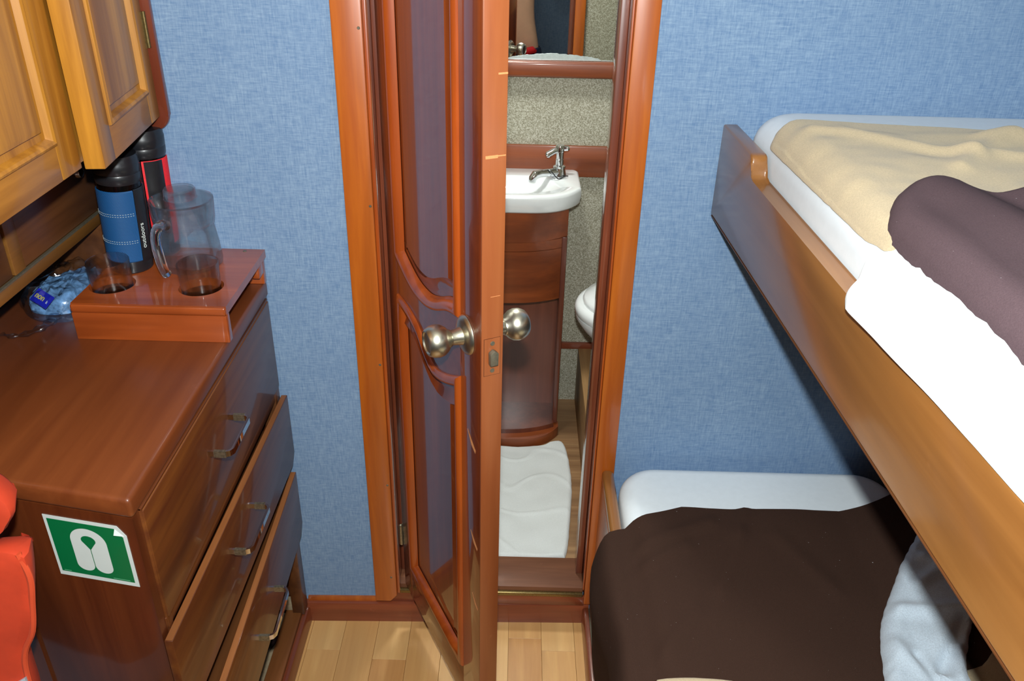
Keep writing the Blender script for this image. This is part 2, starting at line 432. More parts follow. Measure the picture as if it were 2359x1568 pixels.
def copy_tree(o, parent=None, dloc=None):
    c = o.copy(); COL.objects.link(c); c.parent = parent
    OFF[c.name] = OFF[o.name]
    if dloc is not None: c.location = o.location + Vector(dloc)
    for ch in list(o.children): copy_tree(ch, c)
    return c

# ---------------------------------------------------------------- the shell
D = 1.563                       # cabin side of the partition
BT = 1.66                       # bathroom side
BW = 2.455                      # bathroom far wall
XL, XR = -0.97, 1.22
ZC = 2.06
def st(name, bm, mat, label=None, **kw): return link(name, bm, mat, kind='structure', label=label, **kw)

def yb(x): return 1.559 + 0.022 * (x + 0.15)     # the partition is a little out of square
# partition: two skins (blue fabric cabin side, speckled bathroom side)
def holed(ya, yb_, mat, name, lab):
    bm = bmesh.new()
    def q(x0, x1, z0, z1):
        prism([(x0, ya(x0), z0), (x1, ya(x1), z0), (x1, yb_(x1), z0), (x0, yb_(x0), z0)], (0, 0, z1 - z0), bm=bm)
    q(XL, -0.29, 0, ZC); q(0.213, XR, 0, ZC); q(-0.29, 0.213, 1.93, ZC); q(-0.29, 0.213, 0, 0.07)
    return st(name, bm, mat, lab)
holed(yb, lambda x: 1.62, blue, 'wall_back', 'blue linen-covered partition wall around the open door')
holed(lambda x: 1.6201, lambda x: BT, M_speck, 'wall_bathroom_front', 'speckled beige bathroom side of the partition wall')
st('wall_left', box(XL - 0.04, XL, -1.0, BT, 0, ZC), bluedk, 'cabin wall behind the chest and cabinets')
st('wall_right', box(XR, XR + 0.04, -1.0, BT, 0, ZC), bluedk, 'hull-side wall behind the bunks')
st('wall_front', box(XL - 0.04, XR + 0.04, -1.04, -1.0, 0, ZC), bluedk, 'dark blue wall behind the photographer')
st('ceiling', box(XL - 0.04, XR + 0.04, -1.04, BW + 0.04, ZC, ZC + 0.04), M_ceil, 'off-white ceiling')
st('wall_bathroom_back', box(-0.6, 0.95, BW, BW + 0.04, 0, ZC), M_speck, 'speckled beige wall behind the washbasin')
st('wall_bathroom_left', box(-0.64, -0.6, BT, BW + 0.04, 0, ZC), M_speck, 'speckled beige bathroom side wall')
st('wall_bathroom_right', box(0.95, 0.99, BT, BW + 0.04, 0, ZC), M_speck, 'speckled beige wall beyond the toilet')
st('floor_bathroom', box(-0.6, 0.95, BT, BW, 0.0, 0.1), M_bfloor, 'brown wood-look bathroom floor')
# wood trim seen in the bathroom mirror, on the bathroom side
st('trim_1', box(0.197, 0.235, BT, BT + 0.014, 0.12, 1.95, 0.003), M_case, 'bathroom-side door casing')

fl = thing('floor', (0, 0, -0.03), 'pale wood strip laminate floor between chest and bunk', None, kind='structure')
link('subfloor', box(XL, XR, -1.0, D + 0.05, -0.03, -0.012), M_ply, fl)
random.seed(11)
meshes = {}
W = 0.0835
x = -0.5745
row = 0
while x < 0.30:
    y = 1.575 - [0.30, 0.13, 0.36, 0.155, 0.33, 0.27, 0.40, 0.08, 0.117, 0.3][row % 10]
    y1 = 1.575
    while y1 > -0.6:
        ln = y1 - y
        key = (round(ln, 3), random.randrange(3))
        if key not in meshes:
            bm = box(0.0003, W - 0.0003, 0.0003, ln - 0.0003, -0.012, 0, 0.0004, 1)
            o = link('floor_board', bm, FLOORM[key[1]], fl); meshes[key] = o.data
            o.location = Vector((x, y, 0)); 
            for v in o.data.vertices: v.co += OFF['floor']
            o.location = Vector((x, y, 0)) - OFF['floor']
        else:
            o = bpy.data.objects.new('floor_board', meshes[key]); COL.objects.link(o); o.parent = fl
            o.location = Vector((x, y, 0)) - OFF['floor']
        y1 = y; y -= random.choice([0.46, 0.52, 0.40])
    x += W; row += 1

# baseboards
def base_prof(t=0.016, h=0.062):
    return [(0, 0), (t, 0), (t, h - 0.008), (t - 0.003, h - 0.002), (t - 0.008, h), (0, h)]
ln = 0.70
def yw(x): return yb(x)
bm = bmesh.new(); A = []
pr_ = base_prof()
for xx in (-0.5105, 0.214):
    A.append([bm.verts.new((xx, yw(xx) - p, z)) for p, z in pr_])
for i in range(len(pr_)):
    j = (i + 1) % len(pr_); bm.faces.new((A[0][i], A[0][j], A[1][j], A[1][i]))
bm.faces.new(A[0]); bm.faces.new(A[1][::-1])
st('baseboard_back', bm, M_trim, 'worn reddish baseboard along the foot of the partition')
st('trim_2', prism([(-0.502, yw(-0.5) - 0.006, 0.062), (-0.328, yw(-0.33) - 0.006, 0.062), (-0.328, yw(-0.33), 0.062), (-0.502, yw(-0.5), 0.062)], (0, 0, 0.013)), M_case, 'thin wood strip under the blue wall')
def base_y(name, x0, x1, sgn, ya, yb_, lab, h=0.052):
    bm = bmesh.new(); A = []
    for yy, xx in ((ya, x0), (yb_, x1)):
        A.append([bm.verts.new((xx + sgn * p, yy, z)) for p, z in base_prof(0.014, h)])
    n = 6
    for i in range(n):
        j = (i + 1) % n; bm.faces.new((A[0][i], A[0][j], A[1][j], A[1][i]))
    bm.faces.new(A[0]); bm.faces.new(A[1][::-1])
    return st(name, bm, M_trimy, lab)
base_y('baseboard_left', -0.511, -0.511, 1, -0.6, 1.541, 'worn baseboard at the foot of the chest')
base_y('baseboard_right', 0.214, 0.212, -1, -0.6, 1.548, 'worn baseboard at the foot of the lower bunk', 0.058)

# ---- door frame: casings, jambs, stops, sill
bm = prism([(-0.328, 1.534, 0.078), (-0.290, 1.534, 0.078), (-0.2735, 1.534, 0.098), (-0.2735, 1.534, 1.99), (-0.328, 1.534, 1.99)], (0, 0.026, 0), 0.002)
cl = st('trim_3', bm, M_case, 'orange-brown door casing left of the open door')
link('bead', box(-0.2735, -0.266, 1.541, 1.562, 0.1, 1.93, 0.002), M_bead, cl)
for xx, zz in ((-0.279, 1.27 - 0.14), (-0.2795, 0.775), (-0.280, 0.45), (-0.285, 0.16), (-0.28, 1.455)):
    link('screw', lathe([(0, 0.0012), (0.0022, 0.0012), (0.003, 0.0)], axisM((xx, 1.5342, zz), (0, -1, 0)), 10), M_dkmetal, cl)
bm = prism([(0.199, 1.545, 0.072), (0.243, 1.545, 0.072), (0.243, 1.545, 1.99), (0.199, 1.545, 1.99)], (0, 0.026, 0), 0.002)
cr = st('trim_4', bm, M_case, 'orange-brown door casing between the doorway and the bunks')
link('bead', box(0.194, 0.1985, 1.549, 1.562, 0.118, 1.93, 0.0015), M_bead, cr)
st('trim_5', box(-0.328, 0.243, 1.536, 1.562, 1.93, 1.99, 0.002), M_case, 'door casing above the opening')
st('trim_6', box(-0.29, -0.27, 1.5625, BT, 0.1, 1.93), M_jamb, 'dark left door jamb')
st('trim_7', box(0.196, 0.213, 1.5625, BT, 0.1, 1.93, 0.001), M_jamb, 'dark glossy right door jamb')
st('trim_8', box(0.1795, 0.196, 1.606, BT - 0.002, 0.118, 1.93, 0.002), M_jamb, 'glossy door stop on the right jamb')
st('trim_9', box(-0.27, -0.254, 1.606, BT - 0.002, 0.118, 1.93, 0.002), M_jamb, 'door stop on the left jamb')
sl = st('trim_10', box(-0.27, 0.196, 1.557, BT + 0.004, 0.072, 0.117, 0.002), M_sill, 'scuffed brown door sill')
link('sill_strip', box(-0.268, 0.196, 1.547, 1.559, 0.094, 0.104, 0.002), M_brass, sl, 'tarnished brass-coloured strip')
link('sill_face', box(-0.29, 0.2, 1.550, 1.5575, 0.0625, 0.093, 0.001), M_trim, sl)

# ---------------------------------------------------------------- the door leaf (open)
hx, hy = -0.252, 1.543
T = Vector((0.45, -0.893, 0)).normalized(); N = Vector((T.y, -T.x, 0))   # N faces the cabin side (left)
DM = frameM((hx, hy, 0), T, N, (0, 0, 1))      # (along, outward, up)
dr = thing('door_1', (hx, hy, 0.134), 'open varnished wooden bathroom door with carved panels and round knobs', None, kind='structure')
TH_D = 0.036; ZB, ZT = 0.134, 1.90; WD = 0.455
def dbox(a0, a1, c0, c1, h0=-TH_D, h1=0, bev=0.0015): return box(a0, a1, h0, h1, c0, c1, bev, 2, None, DM)
link('stile', dbox(0, 0.056, ZB, ZT), M_door, dr)
st2 = link('stile', dbox(0.371, WD - 0.002, ZB, ZT), M_door, dr)
link('rail', dbox(0.056, 0.371, ZB, 0.235), M_doorh, dr)
link('rail', dbox(0.056, 0.371, 1.80, ZT), M_doorh, dr)
upc = smooth_poly([(0.056, 1.052), (0.081, 1.038), (0.15, 1.014), (0.215, 1.012), (0.265, 1.026), (0.318, 1.050), (0.371, 1.062)], 22, False)
loc_ = smooth_poly([(0.056, 0.966), (0.11, 0.965), (0.17, 0.950), (0.215, 0.918), (0.25, 0.905), (0.30, 0.918), (0.371, 0.952)], 22, False)
P = [p.copy() for p in upc] + [p.copy() for p in loc_[::-1]]
bm = bmesh.new()
fr = [bm.verts.new(DM @ Vector((p.x, 0, p.y))) for p in P]; bk = [bm.verts.new(DM @ Vector((p.x, -TH_D, p.y))) for p in P]
for k in range(21):
    for L in (fr, bk): bm.faces.new((L[k], L[k + 1], L[42 - k], L[43 - k]))
for k in range(44): bm.faces.new((fr[k], fr[(k + 1) % 44], bk[(k + 1) % 44], bk[k]))
link('rail', bm, M_doorh, dr)
def prof_panel(P, up=True):
    rings = [(0.0, -0.001), (0.0005, 0.003), (0.004, 0.0065), (0.010, 0.0078), (0.016, 0.006), (0.021, 0.000), (0.0235, -0.009)]
    link('moulding', loft(P, rings, DM, False), M_bead, dr, 'carved raised moulding round the panel')
    link('panel', loft(P, [(0.020, -0.010), (0.030, -0.0105), (0.036, -0.0100), (0.056, -0.003), (0.0565, -0.0025)], DM, True), M_door, dr)
PU = upc + [Vector((0.371, 1.062 + (1.80 - 1.062) * k / 8)) for k in range(1, 9)] + [Vector((0.371 - 0.315 * k / 6, 1.80)) for k in range(1, 7)] + [Vector((0.056, 1.80 - (1.80 - 1.052) * k / 8)) for k in range(1, 8)]
prof_panel(PU)
PL = [Vector((0.056 + 0.315 * k / 6, 0.235)) for k in range(6)] + [Vector((0.371, 0.235 + (0.952 - 0.235) * k / 8)) for k in range(8)] + loc_[::-1] + [Vector((0.056, 0.966 - (0.966 - 0.235) * k / 8)) for k in range(1, 8)]
prof_panel(PL)
link('back_panel', dbox(0.05, 0.375, 0.2, 1.83, -0.032, -0.012, 0), M_door, dr)
eg = link('lock_edge', box(WD - 0.003, WD + 0.0015, -TH_D - 0.0005, 0.0005, ZB, ZT, 0.0012, 2, None, DM), M_edge, dr, 'worn orange lock edge of the door')
KZ = 1.045
def knob(out, base, parent, lab):
    s = 1 if out > 0 else -1
    M = axisM(DM @ Vector((0.398, base, KZ)), N * s)
    link('rosette', lathe([(0.0, 0.0), (0.0325, 0.0), (0.0335, 0.002), (0.032, 0.005), (0.026, 0.009), (0.016, 0.011), (0.0, 0.011)], M, 40), M_steel, parent)
    link('door_knob', lathe([(0.0, 0.009), (0.0155, 0.009), (0.0135, 0.018), (0.0125, 0.026), (0.0125, 0.028), (0.0140, 0.029), (0.0150, 0.032), (0.021, 0.037), (0.0255, 0.044), (0.0272, 0.052), (0.0262, 0.060), (0.0225, 0.0675),
                        (0.0195, 0.0700), (0.018, 0.0695), (0.0165, 0.067), (0.0, 0.0655)], M, 40), M_steel, parent, lab)
knob(1, 0.0, dr, 'brushed metal knob on the cabin side')
knob(-1, -TH_D, dr, 'brushed metal knob on the bathroom side')
EM = frameM(tuple(DM @ Vector((WD + 0.0015, 0, 0))), -N, T, (0, 0, 1))    # a: from cabin face to bath face, h: out of the edge
link('plate_gap', box(0.0032, 0.0318, -0.0002, 0.00035, 0.9972, 1.0648, 0.0, 2, None, EM), M_chest, eg)
lp = link('latch_plate', box(0.004, 0.031, -0.0002, 0.0006, 0.998, 1.064, 0.0, 2, None, EM), M_edge, dr)
link('latch_bolt', prism([(0.011, 0, 1.018), (0.025, 0, 1.018), (0.0255, 0, 1.04), (0.018, 0, 1.046), (0.0105, 0, 1.04)], (0, 0.010, 0), 0.002, EM), M_dkmetal, lp)
for zz in (1.055, 1.006): link('screw', lathe([(0, 0.0012), (0.0035, 0.001), (0.004, 0)], axisM(EM @ Vector((0.018, 0.0005, zz)), T), 12), M_dkmetal, lp)
for z0, z1, a0, a1 in ((1.350, 1.3545, 0.004, 0.023), (1.352, 1.3538, 0.023, 0.035), (1.463, 1.4655, 0.022, 0.036), (1.1355, 1.1362, 0.014, 0.030)):
    link('chip', box(a0, a1, -0.0002, 0.0004, z0, z1, 0, 2, None, EM), M_chip, eg)
for a, z, l in ((0.42, 0.845, 0.05), (0.43, 0.63, 0.045), (0.435, 0.48, 0.04)):
    pts = [Vector((a - l * 0.4, 0.0004, z + l * 0.35)), Vector((a, 0.0004, z + 0.002)), Vector((a + l * 0.28, 0.0004, z - l * 0.16)), Vector((a + l * 0.25, 0.0004, z - l * 0.28)), Vector((a - 0.004, 0.0004, z - 0.006))]
    link('chip', prism([DM @ p for p in pts], N * 0.0002), M_chip, st2)
for zz in (0.30, 1.62):
    h_ = link('hinge', lathe([(0, -0.028), (0.005, -0.028), (0.005, 0.028), (0.004, 0.031), (0.0, 0.033)], Matrix.Translation((-0.2545, 1.5345, zz)), 14), M_oldchrome, dr)
    link('hinge_leaf', box(0.0, 0.012, -0.0004, 0.0012, zz - 0.028, zz + 0.028, 0, 2, None, DM), M_oldchrome, h_)

# ---------------------------------------------------------------- bathroom fittings
bc = thing('basin_cabinet', (-0.045, 2.3, 0.1), 'curved wooden cabinet under the white washbasin', 'cabinet')
CX = -0.045
def yfront(x, y0, drop, half, p=2.6): return y0 + drop * min(1, abs(x - CX) / half) ** p
def bowed(x0, x1, y0, drop, half, yback, z0, z1, n=24, p=2.6):
    bm = bmesh.new(); pts = [(x0 + (x1 - x0) * k / n) for k in range(n + 1)]
    poly = [(x, yfront(x, y0, drop, half, p), z0) for x in pts] + [(x1, yback, z0), (x0, yback, z0)]
    return prism(poly, (0, 0, z1 - z0))
HB = 0.197
link('fascia', bowed(CX - HB, CX + HB, 2.198, 0.065, HB, 2.30, 0.785, 0.8735), M_bath, bc)
for k, (a, c) in enumerate(((0.755, 0.7835), (0.592, 0.7535))):
    link('front_board', bowed(CX - HB + 0.016, CX + HB - 0.016, 2.206, 0.052, HB, 2.275, a, c), M_bath, bc)
link('side_panel', box(CX + HB - 0.014, CX + HB - 0.001, 2.262, BW, 0.15, 0.784, 0.001), M_bathv, bc)
link('side_panel', box(CX - HB, CX - HB + 0.014, 2.262, BW, 0.15, 0.784, 0.001), M_bathv, bc)
link('stile', box(CX + HB - 0.016, CX + HB, 2.252, 2.285, 0.14, 0.7845, 0.003), M_bathv, bc)
link('stile', box(CX - HB, CX - HB + 0.016, 2.252, 2.285, 0.14, 0.7845, 0.003), M_bathv, bc)
link('back_panel', box(CX - HB + 0.013, CX + HB - 0.013, 2.355, 2.365, 0.12, 0.785), M_bathv, bc)
link('shelf', bowed(CX - HB + 0.005, CX + HB - 0.012, 2.195, 0.05, HB, 2.36, 0.133, 0.15), M_bathv, bc)
link('plinth', bowed(CX - HB, CX + HB + 0.004, 2.166, 0.075, HB + 0.004, 2.27, 0.1, 0.134, 30, 4.5), M_bath, bc, 'rounded scuffed foot board')
link('carcass', box(CX - HB + 0.002, CX + HB - 0.002, 2.301, 2.44, 0.79, 0.8625), M_bathv, bc)

bs = thing('washbasin', (CX, 2.33, 0.875), 'white ceramic washbasin on the curved wooden cabinet', 'basin')
def basin_outline(s, y0, y1, hw, n=40, p=3.2):
    P = []
    for k in range(n + 1):
        t = -1 + 2 * k / n
        P.append(Vector((CX + hw * t, y0 + (y1 - y0) * 0.42 * abs(t) ** p)))
    P = [Vector((CX + hw * math.sin(PI / 2 * t) , y0 + 0.088 * abs(math.sin(PI / 2 * t)) ** 5)) for t in [-1 + 2 * k / n for k in range(n + 1)]]
    r = 0.022
    P.append(Vector((CX + hw, y1 - r)))
    for k in range(1, 6): P.append(Vector((CX + hw - r + r * math.cos(PI / 2 * k / 5), y1 - r + r * math.sin(PI / 2 * k / 5))))
    for k in range(0, 6): P.append(Vector((CX - hw + r - r * math.sin(PI / 2 * k / 5), y1 - r + r * math.cos(PI / 2 * k / 5))))
    P.append(Vector((CX - hw, y1 - r - 0.001)))
    return P
def ringloft(rings, cap0=True, cap1=True):
    bm = bmesh.new(); L = []
    for P, z in rings: L.append([bm.verts.new((p.x, p.y, z if not callable(z) else z(p))) for p in P])
    n = len(L[0])
    for A, B in zip(L, L[1:]):
        for i in range(n): bm.faces.new((A[i], A[(i + 1) % n], B[(i + 1) % n], B[i]))
    for ok, R in ((cap0, L[0]), (cap1, L[-1])):
        if ok:
            c = bm.verts.new(sum((v.co for v in R), Vector()) / n)
            for i in range(n): bm.faces.new((R[i], R[(i + 1) % n], c))
    return bm
O0 = basin_outline(1, 2.192, 2.448, 0.230)
def shrink(P, c, s, sy=None): sy = sy or s; return [Vector((c[0] + (p.x - c[0]) * s, c[1] + (p.y - c[1]) * sy)) for p in P]
bowlO = smooth_poly([(CX, 2.222), (CX + 0.10, 2.232), (CX + 0.165, 2.268), (CX + 0.182, 2.315), (CX + 0.16, 2.36), (CX + 0.09, 2.385), (CX, 2.392),
                     (CX - 0.09, 2.385), (CX - 0.16, 2.36), (CX - 0.182, 2.315), (CX - 0.165, 2.268), (CX - 0.10, 2.232)], len(O0))
def align(P, Q):   # rotate Q so that its first point is the closest in angle to P[0]
    c = sum(Q, Vector((0, 0))) / len(Q)
    out = []
    import bisect
    ang = [math.atan2(q.y - c.y, q.x - c.x) for q in Q]
    for p in P:
        a = math.atan2(p.y - c.y, p.x - c.x)
        best = None
        for i in range(len(Q)):
            q0, q1 = Q[i], Q[(i + 1) % len(Q)]
            d = Vector((math.cos(a), math.sin(a))); e = q1 - q0; den = d.x * e.y - d.y * e.x
            if abs(den) < 1e-9: continue
            w_ = q0 - c; t = (w_.x * e.y - w_.y * e.x) / den; u = (w_.x * d.y - w_.y * d.x) / den
            if t > 0 and -1e-6 <= u <= 1 + 1e-6: best = c + d * t; break
        out.append(best if best is not None else Q[0].copy())
    return out
BO = align(O0, bowlO); cc = (CX, 2.31)
bm = ringloft([(shrink(O0, cc, 0.965, 0.95), 0.874), (shrink(O0, cc, 0.985), 0.880), (O0, 0.90), (O0, 0.914), (shrink(O0, cc, 0.992), 0.922), (shrink(O0, cc, 0.965), 0.9245),
               (BO, 0.9225), (shrink(BO, cc, 0.97), 0.917), (shrink(BO, cc, 0.90), 0.900), (shrink(BO, cc, 0.78, 0.72), 0.884), (shrink(BO, cc, 0.5, 0.45), 0.880), (shrink(BO, cc, 0.12, 0.14), 0.879)], True, True)
link('bowl', bm, M_white, bs, sharp=60)
link('overflow_hole', lathe([(0, 0.001), (0.0075, 0.001), (0.008, 0)], axisM((CX + 0.007, 2.382, 0.902), (0, -1, 0.5)), 20), M_black, bs)
tp = thing('tap', (0.124, 2.375, 0.925), 'chrome pillar tap on the right rear corner of the washbasin', 'tap')
tx, ty, tz = 0.124, 2.375, 0.924
link('tap_body', lathe([(0, 0), (0.022, 0), (0.022, 0.006), (0.018, 0.02), (0.0165, 0.027), (0.019, 0.028), (0.019, 0.033), (0.0125, 0.036), (0.0125, 0.052), (0.0115, 0.053), (0.012, 0.073), (0.0135, 0.075), (0.0135, 0.088), (0.011, 0.093), (0, 0.095)], Matrix.Translation((tx, ty, tz)), 28), M_chrome, tp)
link('spout', tube([(tx - 0.006, ty - 0.005, tz + 0.014), (tx - 0.03, ty - 0.020, tz + 0.017), (tx - 0.055, ty - 0.036, tz + 0.020), (tx - 0.070, ty - 0.045, tz + 0.018), (tx - 0.077, ty - 0.05, tz + 0.009), (tx - 0.078, ty - 0.05, tz + 0.0)], [0.015, 0.012, 0.0105, 0.012, 0.011, 0.0105], 16), M_chrome, tp)
hd = link('handle', tube([(tx + 0.004, ty, tz + 0.082), (tx - 0.018, ty - 0.006, tz + 0.076), (tx - 0.036, ty - 0.011, tz + 0.066), (tx - 0.040, ty - 0.0125, tz + 0.0635)], [0.008, 0.0085, 0.0095, 0.005], 14), M_chrome, tp)
link('handle_end', lathe([(0, 0), (0.007, 0), (0.008, 0.006), (0.008, 0.014), (0.004, 0.019), (0, 0.02)], axisM((tx + 0.008, ty, tz + 0.082), (1, 0, 0.12)), 8), M_chrome, hd)
chn = []
for k in range(30):
    t = k / 29
    chn.append((tx - 0.034 + 0.060 * t, ty - 0.029 - 0.018 * math.sin(PI * t) + 0.02 * t, tz + 0.026 * (1 - t) ** 2 + 0.003 + 0.004 * math.sin(9 * t)))
link('plug_cord', tube(chn, 0.0016, 6), M_black, tp)
link('sealant', lathe([(0, 0), (0.014, 0), (0.011, 0.003), (0, 0.004)], Matrix.Translation((tx + 0.002, ty - 0.028, tz - 0.001)), 9, sx=1.2, sy=0.7), M_white, tp)

st('trim_11', box(-0.35, 0.95, BW - 0.016, BW, 0.902, 0.995, 0.003), M_bath, 'wooden rail on the wall behind the washbasin')
st('trim_12', box(-0.6, 0.95, BW - 0.03, BW, 1.192, 1.236, 0.008, 3), M_bath, 'rounded wooden ledge under the bathroom mirror')
st('trim_13', box(CX + HB + 0.006, 0.95, BW - 0.012, BW, 0.308, 0.330, 0.001), M_trim, 'thin reddish strip low on the bathroom wall')
mir = link('mirror', box(-0.45, 0.262, BW - 0.008, BW - 0.001, 1.237, 2.0), MIR, None, 'large bathroom mirror above the wooden ledge', 'mirror')
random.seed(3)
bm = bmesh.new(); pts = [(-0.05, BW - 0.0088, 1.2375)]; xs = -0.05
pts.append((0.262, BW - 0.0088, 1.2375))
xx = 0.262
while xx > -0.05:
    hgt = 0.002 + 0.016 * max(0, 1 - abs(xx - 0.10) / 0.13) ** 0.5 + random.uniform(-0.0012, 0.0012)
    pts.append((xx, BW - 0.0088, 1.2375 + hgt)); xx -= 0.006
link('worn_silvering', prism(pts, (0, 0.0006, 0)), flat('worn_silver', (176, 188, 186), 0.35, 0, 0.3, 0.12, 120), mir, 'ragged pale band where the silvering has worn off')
# toilet
st('trim_14', box(0.222, 0.95, 1.72, BW, 0.1, 0.31, 0.001), M_ply, 'plywood-faced plinth under the toilet')
tl = thing('toilet', (0.45, 2.04, 0.31), 'white ceramic toilet on a raised plinth beyond the doorway', 'toilet')
def egg(s, x0=0.168, ln=0.44, w=0.182, n=48):
    P = []
    for i in range(n):
        t = 2 * PI * i / n; c = math.cos(t)
        P.append(Vector((x0 + ln / 2 - ln / 2 * s * c, 2.04 + w * s * math.sin(t) * (1 - 0.10 * c))))
    return P
cx_ = 0.38
def esh(P, s, dx=0): return [Vector((cx_ + dx + (p.x - cx_) * s, 2.04 + (p.y - 2.04) * s)) for p in P]
E0 = egg(1)
link('bowl', ringloft([(esh(E0, 0.42, 0.10), 0.311), (esh(E0, 0.44, 0.10), 0.36), (esh(E0, 0.52, 0.07), 0.45), (esh(E0, 0.74, 0.03), 0.55), (esh(E0, 0.92, 0.005), 0.615), (esh(E0, 0.985), 0.645), (esh(E0, 0.99), 0.655)]), M_white, tl, sharp=70)
link('seat', ringloft([(esh(E0, 0.98), 0.656), (esh(E0, 1.0), 0.660), (esh(E0, 1.0), 0.676), (esh(E0, 0.97), 0.686), (esh(E0, 0.93), 0.688)]), M_white, tl, sharp=70)
link('lid', ringloft([(esh(E0, 0.90), 0.688), (esh(E0, 0.905), 0.694), (esh(E0, 0.88), 0.704), (esh(E0, 0.7), 0.716), (esh(E0, 0.35), 0.722)]), M_white, tl, sharp=70)
link('cistern', box(0.60, 0.78, 1.86, 2.22, 0.62, 1.0, 0.02, 3), M_white, tl)
link('pedestal_back', box(0.5, 0.66, 1.93, 2.15, 0.311, 0.655, 0.02, 3), M_white, tl)
# towel on the bathroom floor
tw = [(-0.33, 1.672), (-0.025, 1.668), (0.13, 1.672), (0.158, 1.685), (0.172, 1.78), (0.188, 1.96), (0.186, 2.09), (0.172, 2.185), (0.14, 2.19), (0.1, 2.168), (-0.04, 2.16), (-0.33, 2.16)]
link('towel', pillow(tw, (-0.05, 1.92), lambda x, y: 0.1012, 0.014, 0.012, 60, bottom=0, n=220, fuzz=0.001), M_towel, None, 'white towel laid as a mat on the bathroom floor', 'towel')
tw_o = bpy.data.objects['towel']
for v in tw_o.data.vertices:
    if v.co.z > 0.006:
        X, Yv = v.co.x, v.co.y
        v.co.z += 0.006 * nz(X, Yv, 14) + 0.004 * max(0, 1 - abs(math.sin(X * 12 + Yv * 22 + 3 * nz(X, Yv, 6))) * 4)

# ---------------------------------------------------------------- chest of drawers, left
ch = thing('chest_of_drawers', (-0.74, 1.2, 0), 'worn dark reddish chest with three chrome-handled drawers against the blue wall', 'chest')
FX = -0.503
# near side panel, slightly skewed
sd = Vector((-0.983, 0.183, 0)).normalized()
NP = Vector((-0.506, 0.8665, 0)); NQ = NP + sd * 0.46
back_ = Vector((0, 0.02, 0))
link('side_panel', prism([NP, NQ, NQ + back_, NP + back_], (0, 0, 0.925), 0.0), M_chest, ch)
link('side_skirt', prism([NP + sd * 0.22 + Vector((0, -0.004, 0)), NQ + Vector((0, -0.004, 0)), NQ, NP + sd * 0.22], (0, 0, 0.66)), M_chest, ch)
link('top', prism([NP + Vector((0.003, -0.002, 0.925)), NQ + Vector((0, -0.002, 0.925)), Vector((XL + 0.002, 0.96, 0.925)), Vector((XL + 0.002, 1.553, 0.925)), Vector((FX, 1.553, 0.925))], (0, 0, 0.034), 0.007, seg=3), M_top, ch)
link('side_panel', box(-0.93, FX - 0.004, 1.538, 1.5485, 0.0, 0.925), M_chest, ch)
link('back_panel', box(-0.95, -0.93, 1.0, 1.548, 0.0, 0.925), M_chest, ch)
link('front_stile', box(FX - 0.03, FX, 1.505, 1.5375, 0.055, 0.925, 0.001), M_cabd, ch)
link('front_stile', box(FX - 0.03, FX, 0.8875, 0.902, 0.0, 0.925, 0.001), M_drawer, ch)
link('top_rail', box(FX - 0.03, FX + 0.001, 0.8875, 1.536, 0.921, 0.9255, 0.001), M_drawer, ch)
link('front_rail', box(FX - 0.03, FX - 0.001, 0.885, 1.505, 0.694, 0.716, 0.001), M_drawer, ch)
link('front_rail', box(FX - 0.03, FX - 0.002, 0.885, 1.505, 0.482, 0.520, 0.001), M_drawer, ch)
link('bottom_rail', box(-0.552, -0.512, 0.885, 1.536, 0.0, 0.06, 0.003), M_dedge, ch)
link('bottom_board', box(-0.93, -0.552, 0.89, 1.536, 0.0, 0.025), M_dust, ch)
link('cleat', box(-0.70, -0.51, 1.512, 1.536, 0.06, 0.085, 0.002), M_dust, ch)
def drawer(x0n, x0f, z0, z1, ynear, yfar, th, hz, y0h, y1h, hmat, lab, cham=0.022, base=None):
    # front face from (x0n, ynear) to (x0f, yfar)
    a = Vector((x0f - x0n, yfar - ynear, 0)); L = a.length; a.normalize(); h = Vector((a.y, -a.x, 0))
    M = frameM((x0n, ynear, 0), a, h, (0, 0, 1))
    P = [(0, z0), (L - cham, z0), (L, z0 + cham), (L, z1), (0, z1)]
    d = link('drawer', prism([(p[0], 0, p[1]) for p in P], (0, -th, 0), 0.0012, M), M_drawer, ch, lab)
    link('drawer_edge', box(0.002, L - 0.002, -th + 0.0012, -0.0012, z1 - 0.001, z1 + 0.0006, 0, 2, None, M), M_dedge, d)
    link('drawer_box', box(0.07, L - 0.03, -0.20, -th, z0 + 0.012, z1 - 0.075, 0, 2, None, M), M_cabd, d)
    # D-shaped flat handle
    al = lambda y: (y - ynear) * L / (yfar - ynear)
    a0, a1 = al(y0h), al(y1h)
    pts = [(a0, 0, hz), (a0, 0.028, hz), (a0 + 0.003, 0.035, hz), (a0 + 0.010, 0.039, hz), (a1 - 0.010, 0.039, hz), (a1 - 0.003, 0.035, hz), (a1, 0.028, hz), (a1, 0, hz)]
    bm = bmesh.new(); R = []
    wz, tt = 0.0055, 0.0022
    for i, p in enumerate(pts):
        q = Vector(p); t = (Vector(pts[min(i + 1, 7)]) - Vector(pts[max(i - 1, 0)])).normalized(); n_ = Vector((-t.y, t.x, 0))
        R.append([bm.verts.new(M @ (q + n_ * s * tt + Vector((0, 0, u * wz)))) for s, u in ((1, -1), (1, -.5), (1, .5), (1, 1), (-1, 1), (-1, -1))])
    for A, B in zip(R, R[1:]):
        for k in range(6): bm.faces.new((A[k], A[(k + 1) % 6], B[(k + 1) % 6], B[k]))
    bm.faces.new(R[0]); bm.faces.new(R[-1][::-1])
    hh = link('handle', bm, hmat, d, 'chrome handle')
    for aa in (a0, a1):
        link('handle_foot', box(aa - 0.003, aa + 0.003, 0.010, 0.030, hz - 0.0062, hz + 0.0062, 0, 2, None, M), M_oldchrome, d, 'flaking patch of the plating')
    return d
